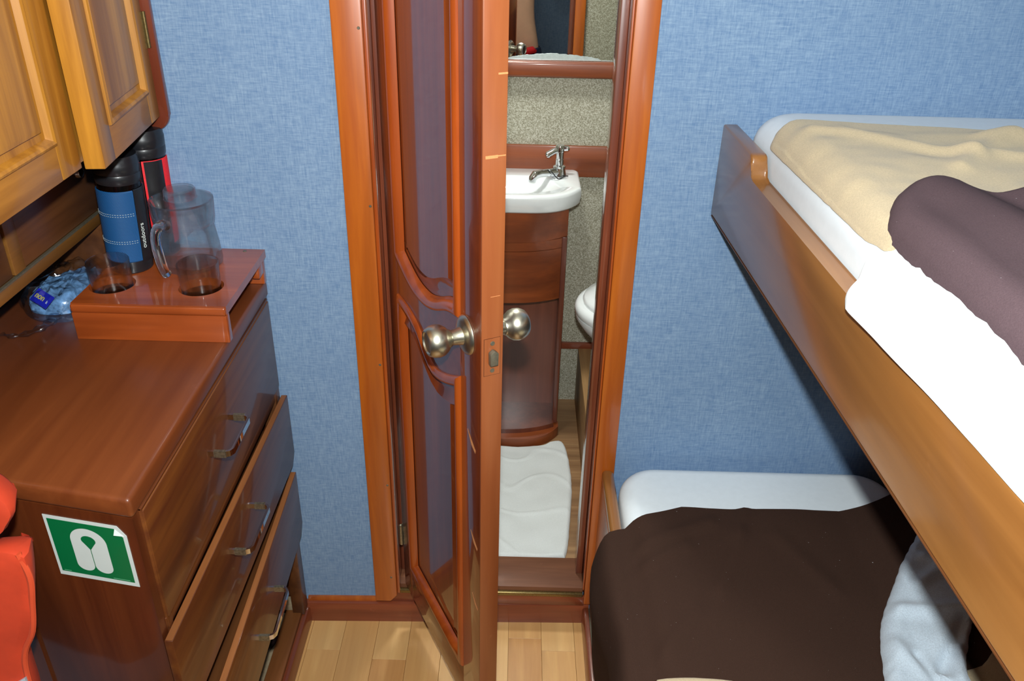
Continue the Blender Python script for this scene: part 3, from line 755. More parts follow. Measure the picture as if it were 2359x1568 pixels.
drawer(-0.5005, -0.5005, 0.717, 0.920, 0.8885, 1.535, 0.016, 0.842, 1.124, 1.232, M_chrome, 'top drawer with shiny handle', 0.003)
drawer(-0.490, -0.485, 0.521, 0.694, 0.862, 1.532, 0.013, 0.643, 1.106, 1.228, M_chrome, 'middle drawer slightly proud of the chest')
drawer(-0.468, -0.487, 0.315, 0.486, 0.868, 1.530, 0.013, 0.420, 1.112, 1.236, M_chrome, 'bottom drawer slightly open')
# sticker
SM = frameM((0, 0, 0), -sd, Vector((sd.y, -sd.x, 0)) * (1 if sd.y * 0 - (-sd.x) * 0 == 0 else 1), (0, 0, 1))
hs = Vector((-sd.y, sd.x, 0)); hs = hs if hs.y < 0 else -hs
SO = NP + sd * 0.141 + Vector((0, 0, 0.796)) + hs * 0.0004
SM = frameM(tuple(SO), -sd, hs, (0, 0, 1))
SW, SH = 0.126, 0.112
sk = link('safety_sticker', prism([(0, 0, 0), (SW, 0, 0.001), (SW, 0, SH * 0.86), (SW - 0.012, 0, SH), (0, 0, SH)], (0, 0.0004, 0), M=SM), M_stw, None,
          'green and white lifejacket sign sticker on the side of the chest', 'sticker')
gx0, gx1, gz0, gz1 = 0.005, SW - 0.006, 0.008, SH - 0.006
link('green_field', prism([(gx0, 0.0004, gz0), (gx1, 0.0004, gz0), (gx1, 0.0004, gz1 - 0.014), (gx1 - 0.011, 0.0004, gz1), (gx0, 0.0004, gz1)], (0, 0.0002, 0), M=SM), M_green, sk)
def jacket():
    def half(s):
        P = [(0.495, 0.52), (0.495, 0.21)]
        for k in range(13): a = PI * k / 12; P.append((0.375 + 0.120 * math.cos(a), 0.21 - 0.118 * math.sin(a)))
        for k in range(13): a = PI - PI / 2 * k / 12; P.append((0.5 + 0.245 * math.cos(a), 0.66 + 0.25 * math.sin(a)))
        for k in range(13): a = PI / 2 + (PI * 0.72) * k / 12; P.append((0.5 + 0.098 * math.cos(a), 0.69 + 0.085 * math.sin(a)))
        return [((x if s > 0 else 1 - x), y) for x, y in P]
    bm = bmesh.new()
    for s in (1, -1):
        P = [Vector((gx0 + (gx1 - gx0) * x, 0.0007, gz0 + (gz1 - gz0) * y)) for x, y in half(s)]
        vs = [bm.verts.new(SM @ p) for p in P]
        for t in geometry.tessellate_polygon([P]): bm.faces.new([vs[i] for i in t])
    bmesh.ops.remove_doubles(bm, verts=bm.verts, dist=1e-6)
    return bm
link('lifejacket_symbol', jacket(), M_stw, sk)
link('curled_corner', prism([(SW - 0.016, 0.0007, SH - 0.006), (SW - 0.004, 0.0007, SH * 0.85), (SW - 0.017, 0.004, SH * 0.87)], (0, 0.0003, 0), M=SM), M_stw, sk)
M_tiny = flat('pale_green_print', (90, 160, 120), 0.4)
for u0, u1 in ((0.087, 0.113), (0.009, 0.02)): link('fine_print', box(u0, u1, 0.0006, 0.0008, 0.0098, 0.0109, 0, 2, None, SM), M_tiny, sk)
# dark bag in the open base of the chest
bm = pillow([(-0.64, 1.40), (-0.59, 1.395), (-0.565, 1.43), (-0.562, 1.47), (-0.575, 1.50), (-0.62, 1.505), (-0.66, 1.47)], (-0.61, 1.45), lambda x, y: 0.0255, 0.07, 0.05, 14, n=60)
for v in bm.verts: v.co += Vector((nz(v.co.x, v.co.y, 60), nz(v.co.x, v.co.z, 60, 4), nz(v.co.y, v.co.z, 50, 8))) * 0.008 if v.co.z > 0.03 else Vector()
link('crumpled_bag', bm, M_dark, None, 'crumpled dark plastic bag in the open base of the chest', 'bag')

# ---------------------------------------------------------------- tray with pitcher, glasses, flasks
tr = thing('drink_tray', (-0.63, 1.42, 0.959), 'reddish wooden drinks stand with glass holes on the chest top', 'stand')
TX0, TX1, TY0, TY1, TZ = -0.768, -0.498, 1.296, 1.549, 1.028
G1, G2 = (-0.727, 1.373), (-0.566, 1.373); RH = 0.0395
# top board with two round holes: built as a grid ring around each hole
def holed_board():
    bm = bmesh.new(); n = 48
    for z in (TZ, TZ - 0.016):
        for (gx, gy), (a0, a1) in ((G1, (TX0, -0.6465)), (G2, (-0.6465, TX1))):
            b0, b1 = TY0, TY0 + 0.155
            ring = []; outer = []
            for i in range(n):
                t = 2 * PI * (i + 0.5) / n; c, s = math.cos(t), math.sin(t)
                ring.append(bm.verts.new((gx + RH * c, gy + RH * s, z)))
                k = min(((a1 - gx) / c if c > 0 else (a0 - gx) / c) if abs(c) > 1e-6 else 9, ((b1 - gy) / s if s > 0 else (b0 - gy) / s) if abs(s) > 1e-6 else 9)
                outer.append(bm.verts.new((gx + c * k, gy + s * k, z)))
            cor = [(a1, b1), (a0, b1), (a0, b0), (a1, b0)]
            for i in range(n):
                j = (i + 1) % n
                bm.faces.new((ring[i], ring[j], outer[j], outer[i]))
                p, q = outer[i].co, outer[j].co
                if abs(p.x - q.x) > 1e-5 and abs(p.y - q.y) > 1e-5:
                    cc_ = min(cor, key=lambda c_: (p.x - c_[0]) ** 2 + (p.y - c_[1]) ** 2)
                    v = bm.verts.new((cc_[0], cc_[1], z)); bm.faces.new((outer[i], outer[j], v))
            if z == TZ:
                lo = []
                for i in range(n):
                    t = 2 * PI * (i + 0.5) / n; lo.append(bm.verts.new((gx + RH * math.cos(t), gy + RH * math.sin(t), TZ - 0.016)))
                for i in range(n): bm.faces.new((ring[i], ring[(i + 1) % n], lo[(i + 1) % n], lo[i]))
        v = [bm.verts.new(p) for p in ((TX0, TY0 + 0.155, z), (TX1, TY0 + 0.155, z), (TX1, TY1, z), (TX0, TY1, z))]
        bm.faces.new(v)
    loopz = [(TX0, TY0), (TX1, TY0), (TX1, TY1), (TX0, TY1)]
    for i in range(4):
        (xa, ya), (xb, yb2) = loopz[i], loopz[(i + 1) % 4]
        bm.faces.new([bm.verts.new(p) for p in ((xa, ya, TZ), (xb, yb2, TZ), (xb, yb2, TZ - 0.016), (xa, ya, TZ - 0.016))])
    bmesh.ops.remove_doubles(bm, verts=bm.verts, dist=1e-5)
    return bm
link('top', holed_board(), M_tray, tr)
link('front_edge', box(TX0, TX1, TY0 - 0.006, TY0 + 0.0005, TZ - 0.0165, TZ - 0.0003, 0.004, 3), M_tray, tr)
link('front_board', box(TX0, TX1, TY0 - 0.005, TY0 + 0.012, 0.959, TZ - 0.0165, 0.0015), M_tray, tr)
link('rear_board', box(TX0, TX1 - 0.004, TY1 - 0.016, TY1, 0.959, TZ - 0.0165, 0.0015), M_tray, tr)
link('corner_block', box(TX1 - 0.018, TX1 - 0.003, TY1 - 0.045, TY1 - 0.016, TZ - 0.045, TZ - 0.0165, 0.003), M_tray, tr)
link('screw', lathe([(0, 0.001), (0.003, 0.001), (0.004, 0)], Matrix.Translation((-0.535, 1.538, TZ)), 10), M_dkmetal, tr)

def tumbler(gx, gy, lab):
    g = thing('drinking_glass', (gx, gy, 0.9595), lab, 'glass', 'tumblers in the drinks stand')
    H = 0.117
    prof = [(0, 0), (0.031, 0), (0.033, 0.003), (0.0365, H - 0.001), (0.036, H), (0.0352, H - 0.001), (0.0335, 0.030), (0.031, 0.024), (0, 0.022)]
    link('tumbler', lathe(prof, Matrix.Translation((gx, gy, 0.9595)), 48), M_glass, g)
    return g
tumbler(*G1, 'clear tumbler in the left hole of the drinks stand')
tumbler(*G2, 'clear tumbler in the right hole of the drinks stand')
# black strap seen in the left tumbler
bp = [(-0.727 + 0.021 * math.cos(a), 1.376 + 0.006 * math.sin(a), 0.9885 + 0.018 + 0.016 * math.sin(a)) for a in [2 * PI * k / 24 for k in range(24)]]
sb = link('black_strap', tube(bp, 0.0026, 8, closed=True), M_black, None, 'small black loop strap inside the left tumbler', 'strap')

pt = thing('glass_pitcher', (-0.616, 1.468, TZ), 'clear glass pitcher with lid and thick handle on the drinks stand', 'pitcher')
px, py = -0.616, 1.470
PM = Matrix.Translation((px, py, TZ + 0.0006))
link('body', lathe([(0, 0), (0.052, 0), (0.0575, 0.004), (0.0585, 0.012), (0.056, 0.045), (0.0525, 0.072), (0.050, 0.082), (0.053, 0.085), (0.0555, 0.095), (0.0575, 0.128), (0.0570, 0.131), (0.0555, 0.129),
                    (0.0525, 0.095), (0.0475, 0.083), (0.050, 0.070), (0.0535, 0.045), (0.0555, 0.016), (0.051, 0.009), (0, 0.008)], PM, 56), M_glass, pt)
link('lid', lathe([(0, 0.126), (0.0535, 0.126), (0.0535, 0.130), (0.030, 0.133), (0.0285, 0.136), (0.0285, 0.149), (0.026, 0.152), (0, 0.152), (0, 0.149), (0.025, 0.148), (0.026, 0.134), (0.024, 0.130), (0, 0.129)], PM, 48), M_glass, pt)
hd_ = Vector((-0.32, -0.95, 0)).normalized()
hp = [(0.047, 0.096), (0.060, 0.102), (0.072, 0.099), (0.080, 0.088), (0.082, 0.070), (0.080, 0.045), (0.076, 0.022), (0.070, 0.009)]
link('handle', tube([Vector((px, py, TZ)) + hd_ * a + Vector((0, 0, z)) for a, z in smooth_poly(hp, 24, False)], 0.0088, 14), M_solid, pt)

def flask(name, fx, fy, lean, lab, redstyle):
    f = thing(name, (fx, fy, TZ + 0.0005), lab, 'flask')
    M = Matrix.Translation((fx, fy, TZ + 0.0005)) @ Matrix.Rotation(lean, 4, 'Y')
    link('base', lathe([(0, 0), (0.036, 0), (0.0385, 0.003), (0.0385, 0.024), (0, 0.024)], M, 40), M_black, f)
    link('cup', lathe([(0, 0.02), (0.0365, 0.02), (0.0375, 0.168), (0.037, 0.172), (0.0, 0.172)], M, 40), M_steelcup, f)
    if not redstyle:
        link('sleeve', lathe([(0.0385, 0.024), (0.0400, 0.026), (0.0402, 0.158), (0.0385, 0.160)], M, 48, a0=-1.15 - 4.5, a1=-1.15 + 0.55), M_sleeve, f, 'blue woven sleeve')
        link('sleeve_strip', lathe([(0.0386, 0.020), (0.0398, 0.022), (0.0400, 0.160), (0.0386, 0.161)], M, 10, a0=-0.58, a1=0.62), M_black, f, 'black seam strip with white lettering')
        for zz in (0.062, 0.066, 0.114, 0.118):
            bm = bmesh.new()
            for k in range(90):
                if k % 2: continue
                a0 = -1.15 - 4.4 + 4.9 * k / 90
                pa = [M @ Vector((0.0405 * math.cos(a0 + 0.054 * j / 2), 0.0405 * math.sin(a0 + 0.054 * j / 2), zz)) for j in (0, 1, 2)]
                tube(pa, 0.0004, 4, bm)
            link('stitching', bm, M_stw, f)
        tm = M @ Matrix.Rotation(-0.40, 4, 'Z') @ Matrix.Translation((0.0405, 0, 0.072)) @ Matrix.Rotation(PI / 2, 4, 'Y') @ Matrix.Rotation(PI / 2, 4, 'Z') @ Matrix.Rotation(PI / 2, 4, 'Z')
        link('lettering', text_bm('outdoors', 0.013, tm), M_stw, f, 'white vertical lettering')
    else:
        link('sleeve', lathe([(0.0380, 0.024), (0.0392, 0.026), (0.0392, 0.190), (0.038, 0.192)], M, 32, a0=-1.35, a1=1.6), M_red, f, 'red woven sleeve')
        link('sleeve_strip', lathe([(0.0385, 0.024), (0.0396, 0.026), (0.0396, 0.190), (0.0385, 0.191)], M, 16, a0=-1.25, a1=-0.35), M_black, f)
        link('sleeve_back', lathe([(0.0385, 0.024), (0.0394, 0.026), (0.0394, 0.190), (0.0385, 0.191)], M, 32, a0=1.6, a1=4.9), M_black, f)
    z0 = 0.17 if not redstyle else 0.195
    if redstyle: link('neck', lathe([(0, 0.17), (0.0372, 0.17), (0.0372, 0.2), (0, 0.2)], M, 36), M_steelcup, f)
    link('cap', lathe([(0, z0), (0.0375, z0), (0.039, z0 + 0.004), (0.0395, z0 + 0.016), (0.0385, z0 + 0.018), (0.0395, z0 + 0.020), (0.0395, z0 + 0.036), (0.0385, z0 + 0.038), (0.0385, z0 + 0.044), (0.036, z0 + 0.050), (0.02, z0 + 0.052), (0, z0 + 0.052)], M, 40), M_black, f)
flask('blue_flask', -0.7235, 1.452, 0.05, 'insulated flask with blue woven sleeve and black lid under the cabinet', False)
flask('red_flask', -0.700, 1.531 - 0.002, 0.03, 'black flask with red stripes behind the blue one', True)
bpy.data.objects['red_flask'].location.z = TZ + 0.0005

# plastic-wrapped pack behind the tray
random.seed(5)
bg = thing('plastic_bag', (-0.86, 1.44, 0.96), 'crinkled clear plastic bag with blue print on the chest beside the stand', 'bag')
def crumple(out, c, th, amp, seed, rings=14, n=64):
    bm = pillow(out, c, lambda x, y: 0.961, th, 0.035, rings, n=n)
    for v in bm.verts:
        if v.co.z > 0.963:
            p = v.co * 55 + Vector((seed, 0, 0)); q = v.co * 120
            v.co += Vector((noise.noise(p), noise.noise(p + Vector((9, 0, 0))), noise.noise(p + Vector((0, 9, 0))))) * amp
            v.co.z += abs(noise.noise(q)) * amp * 0.8
            v.co.z = max(v.co.z, 0.9615)
    return bm
link('wrapping', crumple([(-0.885, 1.36), (-0.845, 1.345), (-0.80, 1.36), (-0.785, 1.43), (-0.79, 1.50), (-0.80, 1.545), (-0.86, 1.55), (-0.92, 1.53), (-0.935, 1.46), (-0.92, 1.40)], (-0.855, 1.45), 0.044, 0.012, 1), M_pla, bg)
M_pb = flat('blue_printed_film', (110, 150, 190), 0.2, 0.6, 0, 0.6, 70, 0.5)
link('printed_film', crumple([(-0.90, 1.39), (-0.85, 1.375), (-0.81, 1.40), (-0.80, 1.48), (-0.83, 1.53), (-0.88, 1.52), (-0.915, 1.46)], (-0.855, 1.45), 0.034, 0.008, 6), M_pb, bg)
LM = frameM((-0.862, 1.372, 0.996), Vector((0.7, -0.45, -0.1)).normalized(), Vector((-0.25, -0.6, 0.75)).normalized(), Vector((0.5, 0.55, 0.6)).normalized())
link('label', box(-0.024, 0.024, 0, 0.0012, -0.013, 0.013, 0, 2, None, LM), M_lblue, bg, 'dark blue label with yellow letters')
tmx = LM @ Matrix.Translation((-0.006, 0.0018, 0.002)) @ Matrix.Rotation(-PI / 2, 4, 'X')
tmx = LM @ Matrix(((1, 0, 0, -0.006), (0, 0, 1, 0.0016), (0, 1, 0, 0.001), (0, 0, 0, 1)))
link('lettering', text_bm('non', 0.017, tmx), M_yellow, bg)
link('small_lettering', text_bm('k', 0.009, LM @ Matrix(((1, 0, 0, 0.017), (0, 0, 1, 0.0016), (0, 1, 0, -0.002), (0, 0, 0, 1)))), M_stw, bg)
tl_ = smooth_poly([(-0.84, 1.36, 0.968), (-0.835, 1.33, 0.972), (-0.85, 1.30, 0.966), (-0.875, 1.285, 0.963), (-0.90, 1.29, 0.963)], 20, False)
link('loose_tail', tube(tl_, [0.012 - 0.0004 * k + 0.003 * math.sin(k * 1.7) for k in range(20)], 10), M_pla, bg)
bt = bpy.data.objects['loose_tail']
for v in bt.data.vertices: v.co.z = max((v.co.z + OFF['loose_tail'].z - 0.968) * 0.45 + 0.968, 0.9605) - OFF['loose_tail'].z

# ---------------------------------------------------------------- left wall cabinets
uc = thing('wall_cabinet', (-0.81, 1.2, 1.29), 'golden wooden wall cabinet with raised panel doors above the chest', 'cabinet')
CB = 1.293
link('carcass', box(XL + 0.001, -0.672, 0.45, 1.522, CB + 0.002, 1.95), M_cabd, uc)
link('face_frame', box(-0.672, -0.666, 0.45, 1.522, CB + 0.002, 1.95), M_cab, uc)
# end panel with rounded lower corner
P = [(-0.638, 1.95)] + [(-0.638 - 0.03 + 0.03 * math.cos(-PI / 2 * k / 8), 1.296 + 0.03 * math.sin(-PI / 2 * k / 8)) for k in range(9)] + [(-0.72, 1.262), (XL + 0.001, 1.262), (XL + 0.001, 1.95)]
link('end_panel', prism([(x, 1.5335, z) for x, z in P], (0, 0.0135, 0), 0.004, seg=3), M_endp, uc, 'dark red end panel with rounded corner')
def cdoor(o, a, ln, hgt, th, lab, hinge=None, stilew=0.055, zb=CB):
    a = Vector(a).normalized(); h = Vector((a.y, -a.x, 0))
    M = frameM(o, a, h, (0, 0, 1)); s = stilew
    d = link('door', box(0, s, -th, 0, 0, hgt, 0.002, 2, None, M), M_cab, uc, lab)
    bmx = box(ln - s, ln, -th, 0, 0, hgt, 0.002, 2, None, M); link('stile', bmx, M_cab, d)
    link('rail', box(s, ln - s, -th, -0.0005, 0, 0.052, 0.001, 2, None, M), M_cabh, d)
    link('rail', box(s, ln - s, -th, -0.0005, hgt - 0.052, hgt, 0.001, 2, None, M), M_cabh, d)
    R = rect(s, ln - s, 0.052, hgt - 0.052, 2)
    link('moulding', loft(R, [(0, -0.002), (0.0005, 0.0035), (0.004, 0.005), (0.008, 0.003), (0.012, -0.006)], M, False), M_cab, d)
    link('panel', loft(R, [(0.010, -0.006), (0.024, -0.007), (0.025, -0.0015), (0.03, -0.0005), (0.032, 0.0)], M, True), M_cab, d)
    if hinge:
        hg = link('hinge', lathe([(0, -0.03), (0.0035, -0.03), (0.0035, 0.03), (0, 0.03)], M @ Matrix.Translation((ln + 0.002, 0.002, hinge)), 12), M_brass, d)
        link('hinge_leaf', box(ln - 0.008, ln + 0.002, 0, 0.001, hinge - 0.03, hinge + 0.03, 0, 2, None, M), M_brass, d)
    return d
cdoor((-0.645, 0.885, CB + 0.003), (-0.005, 0.334, 0), 0.334, 0.62, 0.02, 'cabinet door nearest the camera', stilew=0.060)
cdoor((-0.6165, 1.221, CB + 0.001), (-0.0345, 0.308, 0), 0.310, 0.62, 0.030, 'cabinet door standing slightly ajar', hinge=0.150, stilew=0.052)
cdoor((-0.648, 0.545, CB + 0.003), (0, 1, 0), 0.334, 0.62, 0.02, 'further cabinet door')

LCX = 0
lc = thing('lower_cabinet', (-0.88, 1.2, 1.085), 'darker recessed wooden cabinet with flap doors below the wall cabinet', 'cabinet')
LX = -0.802
link('bottom_rail', box(XL + 0.001, LX, 0.45, 1.545, 1.084, 1.106, 0.002), M_cabr, lc)
link('end_board', box(XL + 0.001, -0.765, 1.534, 1.541, 0.9605, 1.0835), M_cabd, lc)
link('hinge_strip', box(LX - 0.004, LX + 0.0015, 0.45, 1.54, 1.1063, 1.1093), M_dkmetal, lc, 'thin dark piano hinge')
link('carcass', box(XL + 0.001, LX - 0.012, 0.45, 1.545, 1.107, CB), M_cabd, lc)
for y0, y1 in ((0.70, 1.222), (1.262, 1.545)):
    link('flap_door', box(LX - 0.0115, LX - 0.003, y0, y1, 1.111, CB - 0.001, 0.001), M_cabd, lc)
link('stile', box(LX - 0.0115, LX - 0.0002, 1.226, 1.258, 1.111, CB - 0.001, 0.001), M_cabr, lc)
link('knob', lathe([(0, 0), (0.006, 0), (0.005, 0.010), (0.0095, 0.014), (0.0115, 0.020), (0.010, 0.027), (0, 0.031)], axisM((LX - 0.003, 1.452, 1.212), (1, 0, 0)), 20), M_chrome, lc, 'small chrome knob')

# ---------------------------------------------------------------- orange lifejacket hanging near the chest
lj = thing('lifejacket', (-0.72, 0.77, 0.45), 'orange lifejacket with silver tape beside the near end of the chest', 'lifejacket')
def pad(x0, x1, z0, z1, y0, y1, r=0.02):
    P = rrect(x0, x1, z0, z1, 0.035, 6)
    bm = bmesh.new(); rings = []
    for d, yy in ((0.03, y0), (0.010, y0 + 0.004), (0.0, y0 + 0.02), (0.0, y1 - 0.02), (0.010, y1 - 0.004), (0.03, y1)):
        Q = inset(P, d); rings.append([bm.verts.new((q.x + 0.004 * nz(q.x, q.y, 20), yy + 0.004 * nz(q.x, q.y, 30), q.y + 0.004 * nz(q.y, q.x, 20))) for q in Q])
    n = len(P)
    for A, B in zip(rings, rings[1:]):
        for i in range(n): bm.faces.new((A[i], A[(i + 1) % n], B[(i + 1) % n], B[i]))
    for R in (rings[0], rings[-1]):
        c = bm.verts.new(sum((v.co for v in R), Vector()) / n)
        for i in range(n): bm.faces.new((R[i], R[(i + 1) % n], c))
    return bm
def slab(P, y0, y1, mat, name, lab=None, r=0.012, back=0.45):
    O = [Vector(p) for p in P]; bm = bmesh.new(); rings = []
    for d, yy in ((r * 1.2, y0), (r * 0.4, y0 + r * 0.25), (0.0, y0 + r), (0.0, y1 - r), (r * 0.4, y1 - r * 0.25), (r * 1.2, y1)):
        rings.append([bm.verts.new((q.x, yy + 0.004 * nz(q.x, q.y, 18), q.y)) for q in inset(O, d + (yy - y0) * back)])
    n = len(O)
    for A, B in zip(rings, rings[1:]):
        for i in range(n): bm.faces.new((A[i], A[(i + 1) % n], B[(i + 1) % n], B[i]))
    bm.faces.new(rings[0]); bm.faces.new(rings[-1][::-1])
    return link(name, bm, mat, lj, lab)
slab(smooth_poly([(-0.592, 1.075), (-0.574, 1.045), (-0.572, 1.030), (-0.585, 1.010), (-0.60, 0.995), (-0.66, 0.985), (-0.74, 0.985), (-0.785, 1.0), (-0.79, 1.06), (-0.77, 1.12), (-0.72, 1.14), (-0.64, 1.12)], 60), 0.745, 0.80, M_orange, 'collar_pad')
lower = [(-0.612, 0.975), (-0.586, 0.967), (-0.578, 0.958), (-0.583, 0.925), (-0.592, 0.878), (-0.604, 0.83), (-0.625, 0.79), (-0.632, 0.74), (-0.64, 0.62), (-0.66, 0.48), (-0.75, 0.45), (-0.93, 0.46), (-0.94, 0.70), (-0.93, 0.95), (-0.80, 0.97), (-0.68, 0.968)]
slab(smooth_poly(lower, 90), 0.752, 0.81, M_orange, 'front_pad')
pp = smooth_poly([(-0.5925, 0.757, 0.964), (-0.588, 0.757, 0.925), (-0.597, 0.757, 0.878), (-0.609, 0.757, 0.83), (-0.629, 0.757, 0.79), (-0.638, 0.757, 0.74), (-0.642, 0.757, 0.62)], 40, False)
link('piping', tube(pp, 0.0042, 8), M_orangeb, lj)
slab([(-0.632, 0.755), (-0.640, 0.62), (-0.80, 0.60), (-0.93, 0.62), (-0.93, 0.68), (-0.70, 0.705)], 0.746, 0.757, M_silver, 'reflective_tape', 'silver reflective tape', 0.003)
link('webbing_strap', box(-0.785, -0.755, 0.765, 0.770, 1.1, 1.255), M_black, lj)
link('hanging_hook', tube([(-0.8045, 0.7675, 1.25), (-0.79, 0.7675, 1.248), (-0.76, 0.7675, 1.248), (-0.748, 0.7675, 1.262)], 0.004, 10), M_steel, None, 'steel hook on the lower cabinet holding the lifejacket', 'hook')

# ---------------------------------------------------------------- upper bunk, right
ub = thing('upper_bunk', (0.8, 0.7, 1.122), 'upper bunk with a long varnished wooden side rail', 'bunk')
RM = frameM((0.3812, 1.562, 0), Vector((0.041, -1.086, 0)).normalized(), Vector((-1.086, -0.041, 0)).normalized(), (0, 0, 1))
RL = 2.0; RT = 0.028
zt = 1.257
P = [(0, 1.122), (RL, 1.122), (RL, zt)] + [(0.22, zt), (0.205, zt + 0.004), (0.200, zt + 0.014), (0.199, 1.287), (0.194, 1.296), (0.185, 1.2985), (0.0, 1.2985)]
bm = prism([(a, 0, c) for a, c in P], (0, -RT, 0), 0.0045, RM, seg=3)
link('side_rail', bm, M_rail, ub)
link('bed_base', prism([(0.41, 1.555, 1.128), (0.487, -0.43, 1.128), (XR - 0.001, -0.43, 1.128), (XR - 0.001, 1.555, 1.128)], (0, 0, 0.022)), M_cabd, ub)
link('rail_underside_strip', prism([Vector(RM @ Vector((0.005, -0.0003, 1.1205))), Vector(RM @ Vector((RL, -0.0003, 1.1205))), Vector(RM @ Vector((RL, -0.006, 1.1205))), Vector(RM @ Vector((0.005, -0.006, 1.1205)))], (0, 0, 0.0015)), M_cabd, ub)
def mattress_mesh(P, z0, z1, r, zf=None, extra=None):
    O = P; rings = []
    for k in range(0, 7):
        a = PI / 2 * k / 6; rings.append((inset(O, r * (1 - math.sin(a)) * 0.7), z0 + r * 0.7 * (1 - math.cos(a))))
    for k in range(0, 9):
        a = PI / 2 * k / 8; rings.append((inset(O, r * (1 - math.cos(a))), z1 - r + r * math.sin(a)))
    return rings
def mattress(name, P, z0, z1, r, lab, mat=M_sheet, cr=0.012):
    bm = ringloft([(q, z) for q, z in mattress_mesh(P, z0, z1, r)])
    return link(name, bm, mat, None, lab, 'mattress', sharp=80)
def rail_x(y): return 0.3812 + 0.041 * (1.562 - y) / 1.086
def slanted(P, off): return [Vector((p.x + (1.5 - p.y) * 0.037 * max(0, 1 - (p.x - 0.41) / 0.7), p.y)) for p in P]
UP = slanted(rrect(0.4165, 1.19, -0.30, 1.553, 0.09, 10), 0)
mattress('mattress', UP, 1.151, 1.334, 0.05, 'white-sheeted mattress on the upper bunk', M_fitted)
def mprof(x, y):
    d = max(0.004, min(0.05, x - 0.4165 - (1.5 - y) * 0.037 * max(0, 1 - (x - 0.41) / 0.7)))
    return 1.334 - 0.05 + math.sqrt(0.05 ** 2 - (0.05 - d) ** 2)
def ztan(x, y): return mprof(x, y) + 0.001
def wr(x, y):
    a = nz(x * 0.8 + 0.3, y, 9, 1.0) * 0.010 + nz(x, y * 1.3, 20, 2.0) * 0.004
    f = 0
    for (x0, y0, x1, y1, hh, w_) in ((0.47, 1.34, 0.66, 1.20, 0.014, 0.018), (0.66, 1.20, 0.62, 1.15, 0.01, 0.016), (0.66, 1.22, 1.05, 1.10, 0.016, 0.02), (0.55, 1.42, 0.85, 1.44, 0.012, 0.022), (0.52, 1.36, 0.54, 1.44, 0.010, 0.014),
                                (0.74, 1.32, 1.1, 1.34, 0.014, 0.02), (0.68, 1.25, 0.78, 1.33, 0.012, 0.018), (0.78, 1.22, 1.1, 1.24, 0.012, 0.02), (0.70, 1.47, 0.66, 1.40, 0.012, 0.012), (0.80, 1.40, 1.1, 1.42, 0.008, 0.02)):
        dx, dy = x1 - x0, y1 - y0; t = max(0, min(1, ((x - x0) * dx + (y - y0) * dy) / (dx * dx + dy * dy)))
        d = math.hypot(x - x0 - dx * t, y - y0 - dy * t); f += hh * math.exp(-(d / w_) ** 2)
    return a + f
tanP = [(0.475, 1.412), (0.438, 1.405), (0.421, 1.385), (0.4215, 1.34), (0.4245, 1.26), (0.4295, 1.16), (0.4345, 1.06), (0.440, 0.97), (0.46, 0.90), (0.56, 0.80), (0.62, 0.5), (0.65, 0.1), (0.9, 0.0), (1.15, 0.05), (1.165, 0.5), (1.165, 1.0), (1.165, 1.33), (1.13, 1.40), (0.95, 1.40), (0.80, 1.388), (0.765, 1.374), (0.69, 1.388), (0.56, 1.40)]
bm = pillow(tanP, (0.78, 1.05), lambda x, y: ztan(x, y) + 0.001, 0.014, 0.014, 110, n=420, fuzz=0.0015)
for v in bm.verts:
    x, y = v.co.x, v.co.y
    if v.co.z > ztan(x, y) + 0.008: v.co.z += max(-0.004, wr(x, y)) * 0.75 * max(0.0, min(1, (1.395 - y) / 0.07))
link('tan_blanket', bm, M_tan, None, 'tan fleece blanket spread on the upper bunk mattress', 'blanket')
# white folded sheet at the rail
def zsh(x, y):
    m_ = mprof(x, y); t = max(0, min(1, (x - rail_x(y) - 0.024) / 0.02))
    return 1.2588 * (1 - t) + m_ * t
shP = [(0.392, 0.892), (0.405, 0.925), (0.435, 0.965), (0.485, 1.02), (0.56, 1.05), (0.62, 1.0), (0.66, 0.7), (0.68, 0.3), (0.66, -0.15), (0.44, -0.15), (0.432, 0.2), (0.426, 0.45), (0.419, 0.55), (0.416, 0.60), (0.413, 0.645), (0.409, 0.70), (0.402, 0.76), (0.396, 0.82), (0.3895, 0.874), (0.3895, 0.884)]
bm = pillow([Vector(p) for p in shP], (0.53, 0.62), lambda x, y: zsh(x, y) + 0.001, 0.008, 0.004, 60, n=300)
for v in bm.verts: v.co.z += max(0, 0.003 * nz(v.co.x, v.co.y, 16, 5))
link('folded_sheet', bm, M_sheet, None, 'bright white sheet folded over the upper bunk rail', 'sheet')
# plum brown folded blanket on top
brP = [(0.468, 1.000), (0.450, 0.960), (0.447, 0.92), (0.453, 0.80), (0.457, 0.70), (0.459, 0.62), (0.470, 0.3), (0.48, -0.1), (0.8, -0.15), (1.12, -0.1), (1.14, 0.5), (1.14, 0.97), (0.95, 1.005), (0.78, 1.03), (0.70, 1.035), (0.63, 1.02), (0.595, 1.018), (0.572, 1.035), (0.550, 1.050), (0.525, 1.052), (0.495, 1.035)]
def brbase(x, y): return zsh(x, y) + 0.0132 + 0.0040 * max(0, min(1, (x - 0.50) / 0.06))
def zbr(x, y):
    xr = 0.522 + 0.06 * max(0, min(1, (1.03 - y) / 0.25))
    return 0.008 * math.exp(-((x - xr) / 0.04) ** 2) - 0.006 * math.exp(-((x - xr - 0.06) / 0.02) ** 2) + 0.012 * math.exp(-((x - xr - 0.13) / 0.04) ** 2)
bm = pillow(brP, (0.74, 0.78), brbase, 0.017, 0.022, 90, n=420, fuzz=0.0012)
for v in bm.verts:
    x, y = v.co.x, v.co.y
    k = max(0, min(1, (v.co.z - brbase(x, y)) / 0.017))
    v.co.z += k * (zbr(x, y) + 0.003 * nz(x, y, 10, 7))
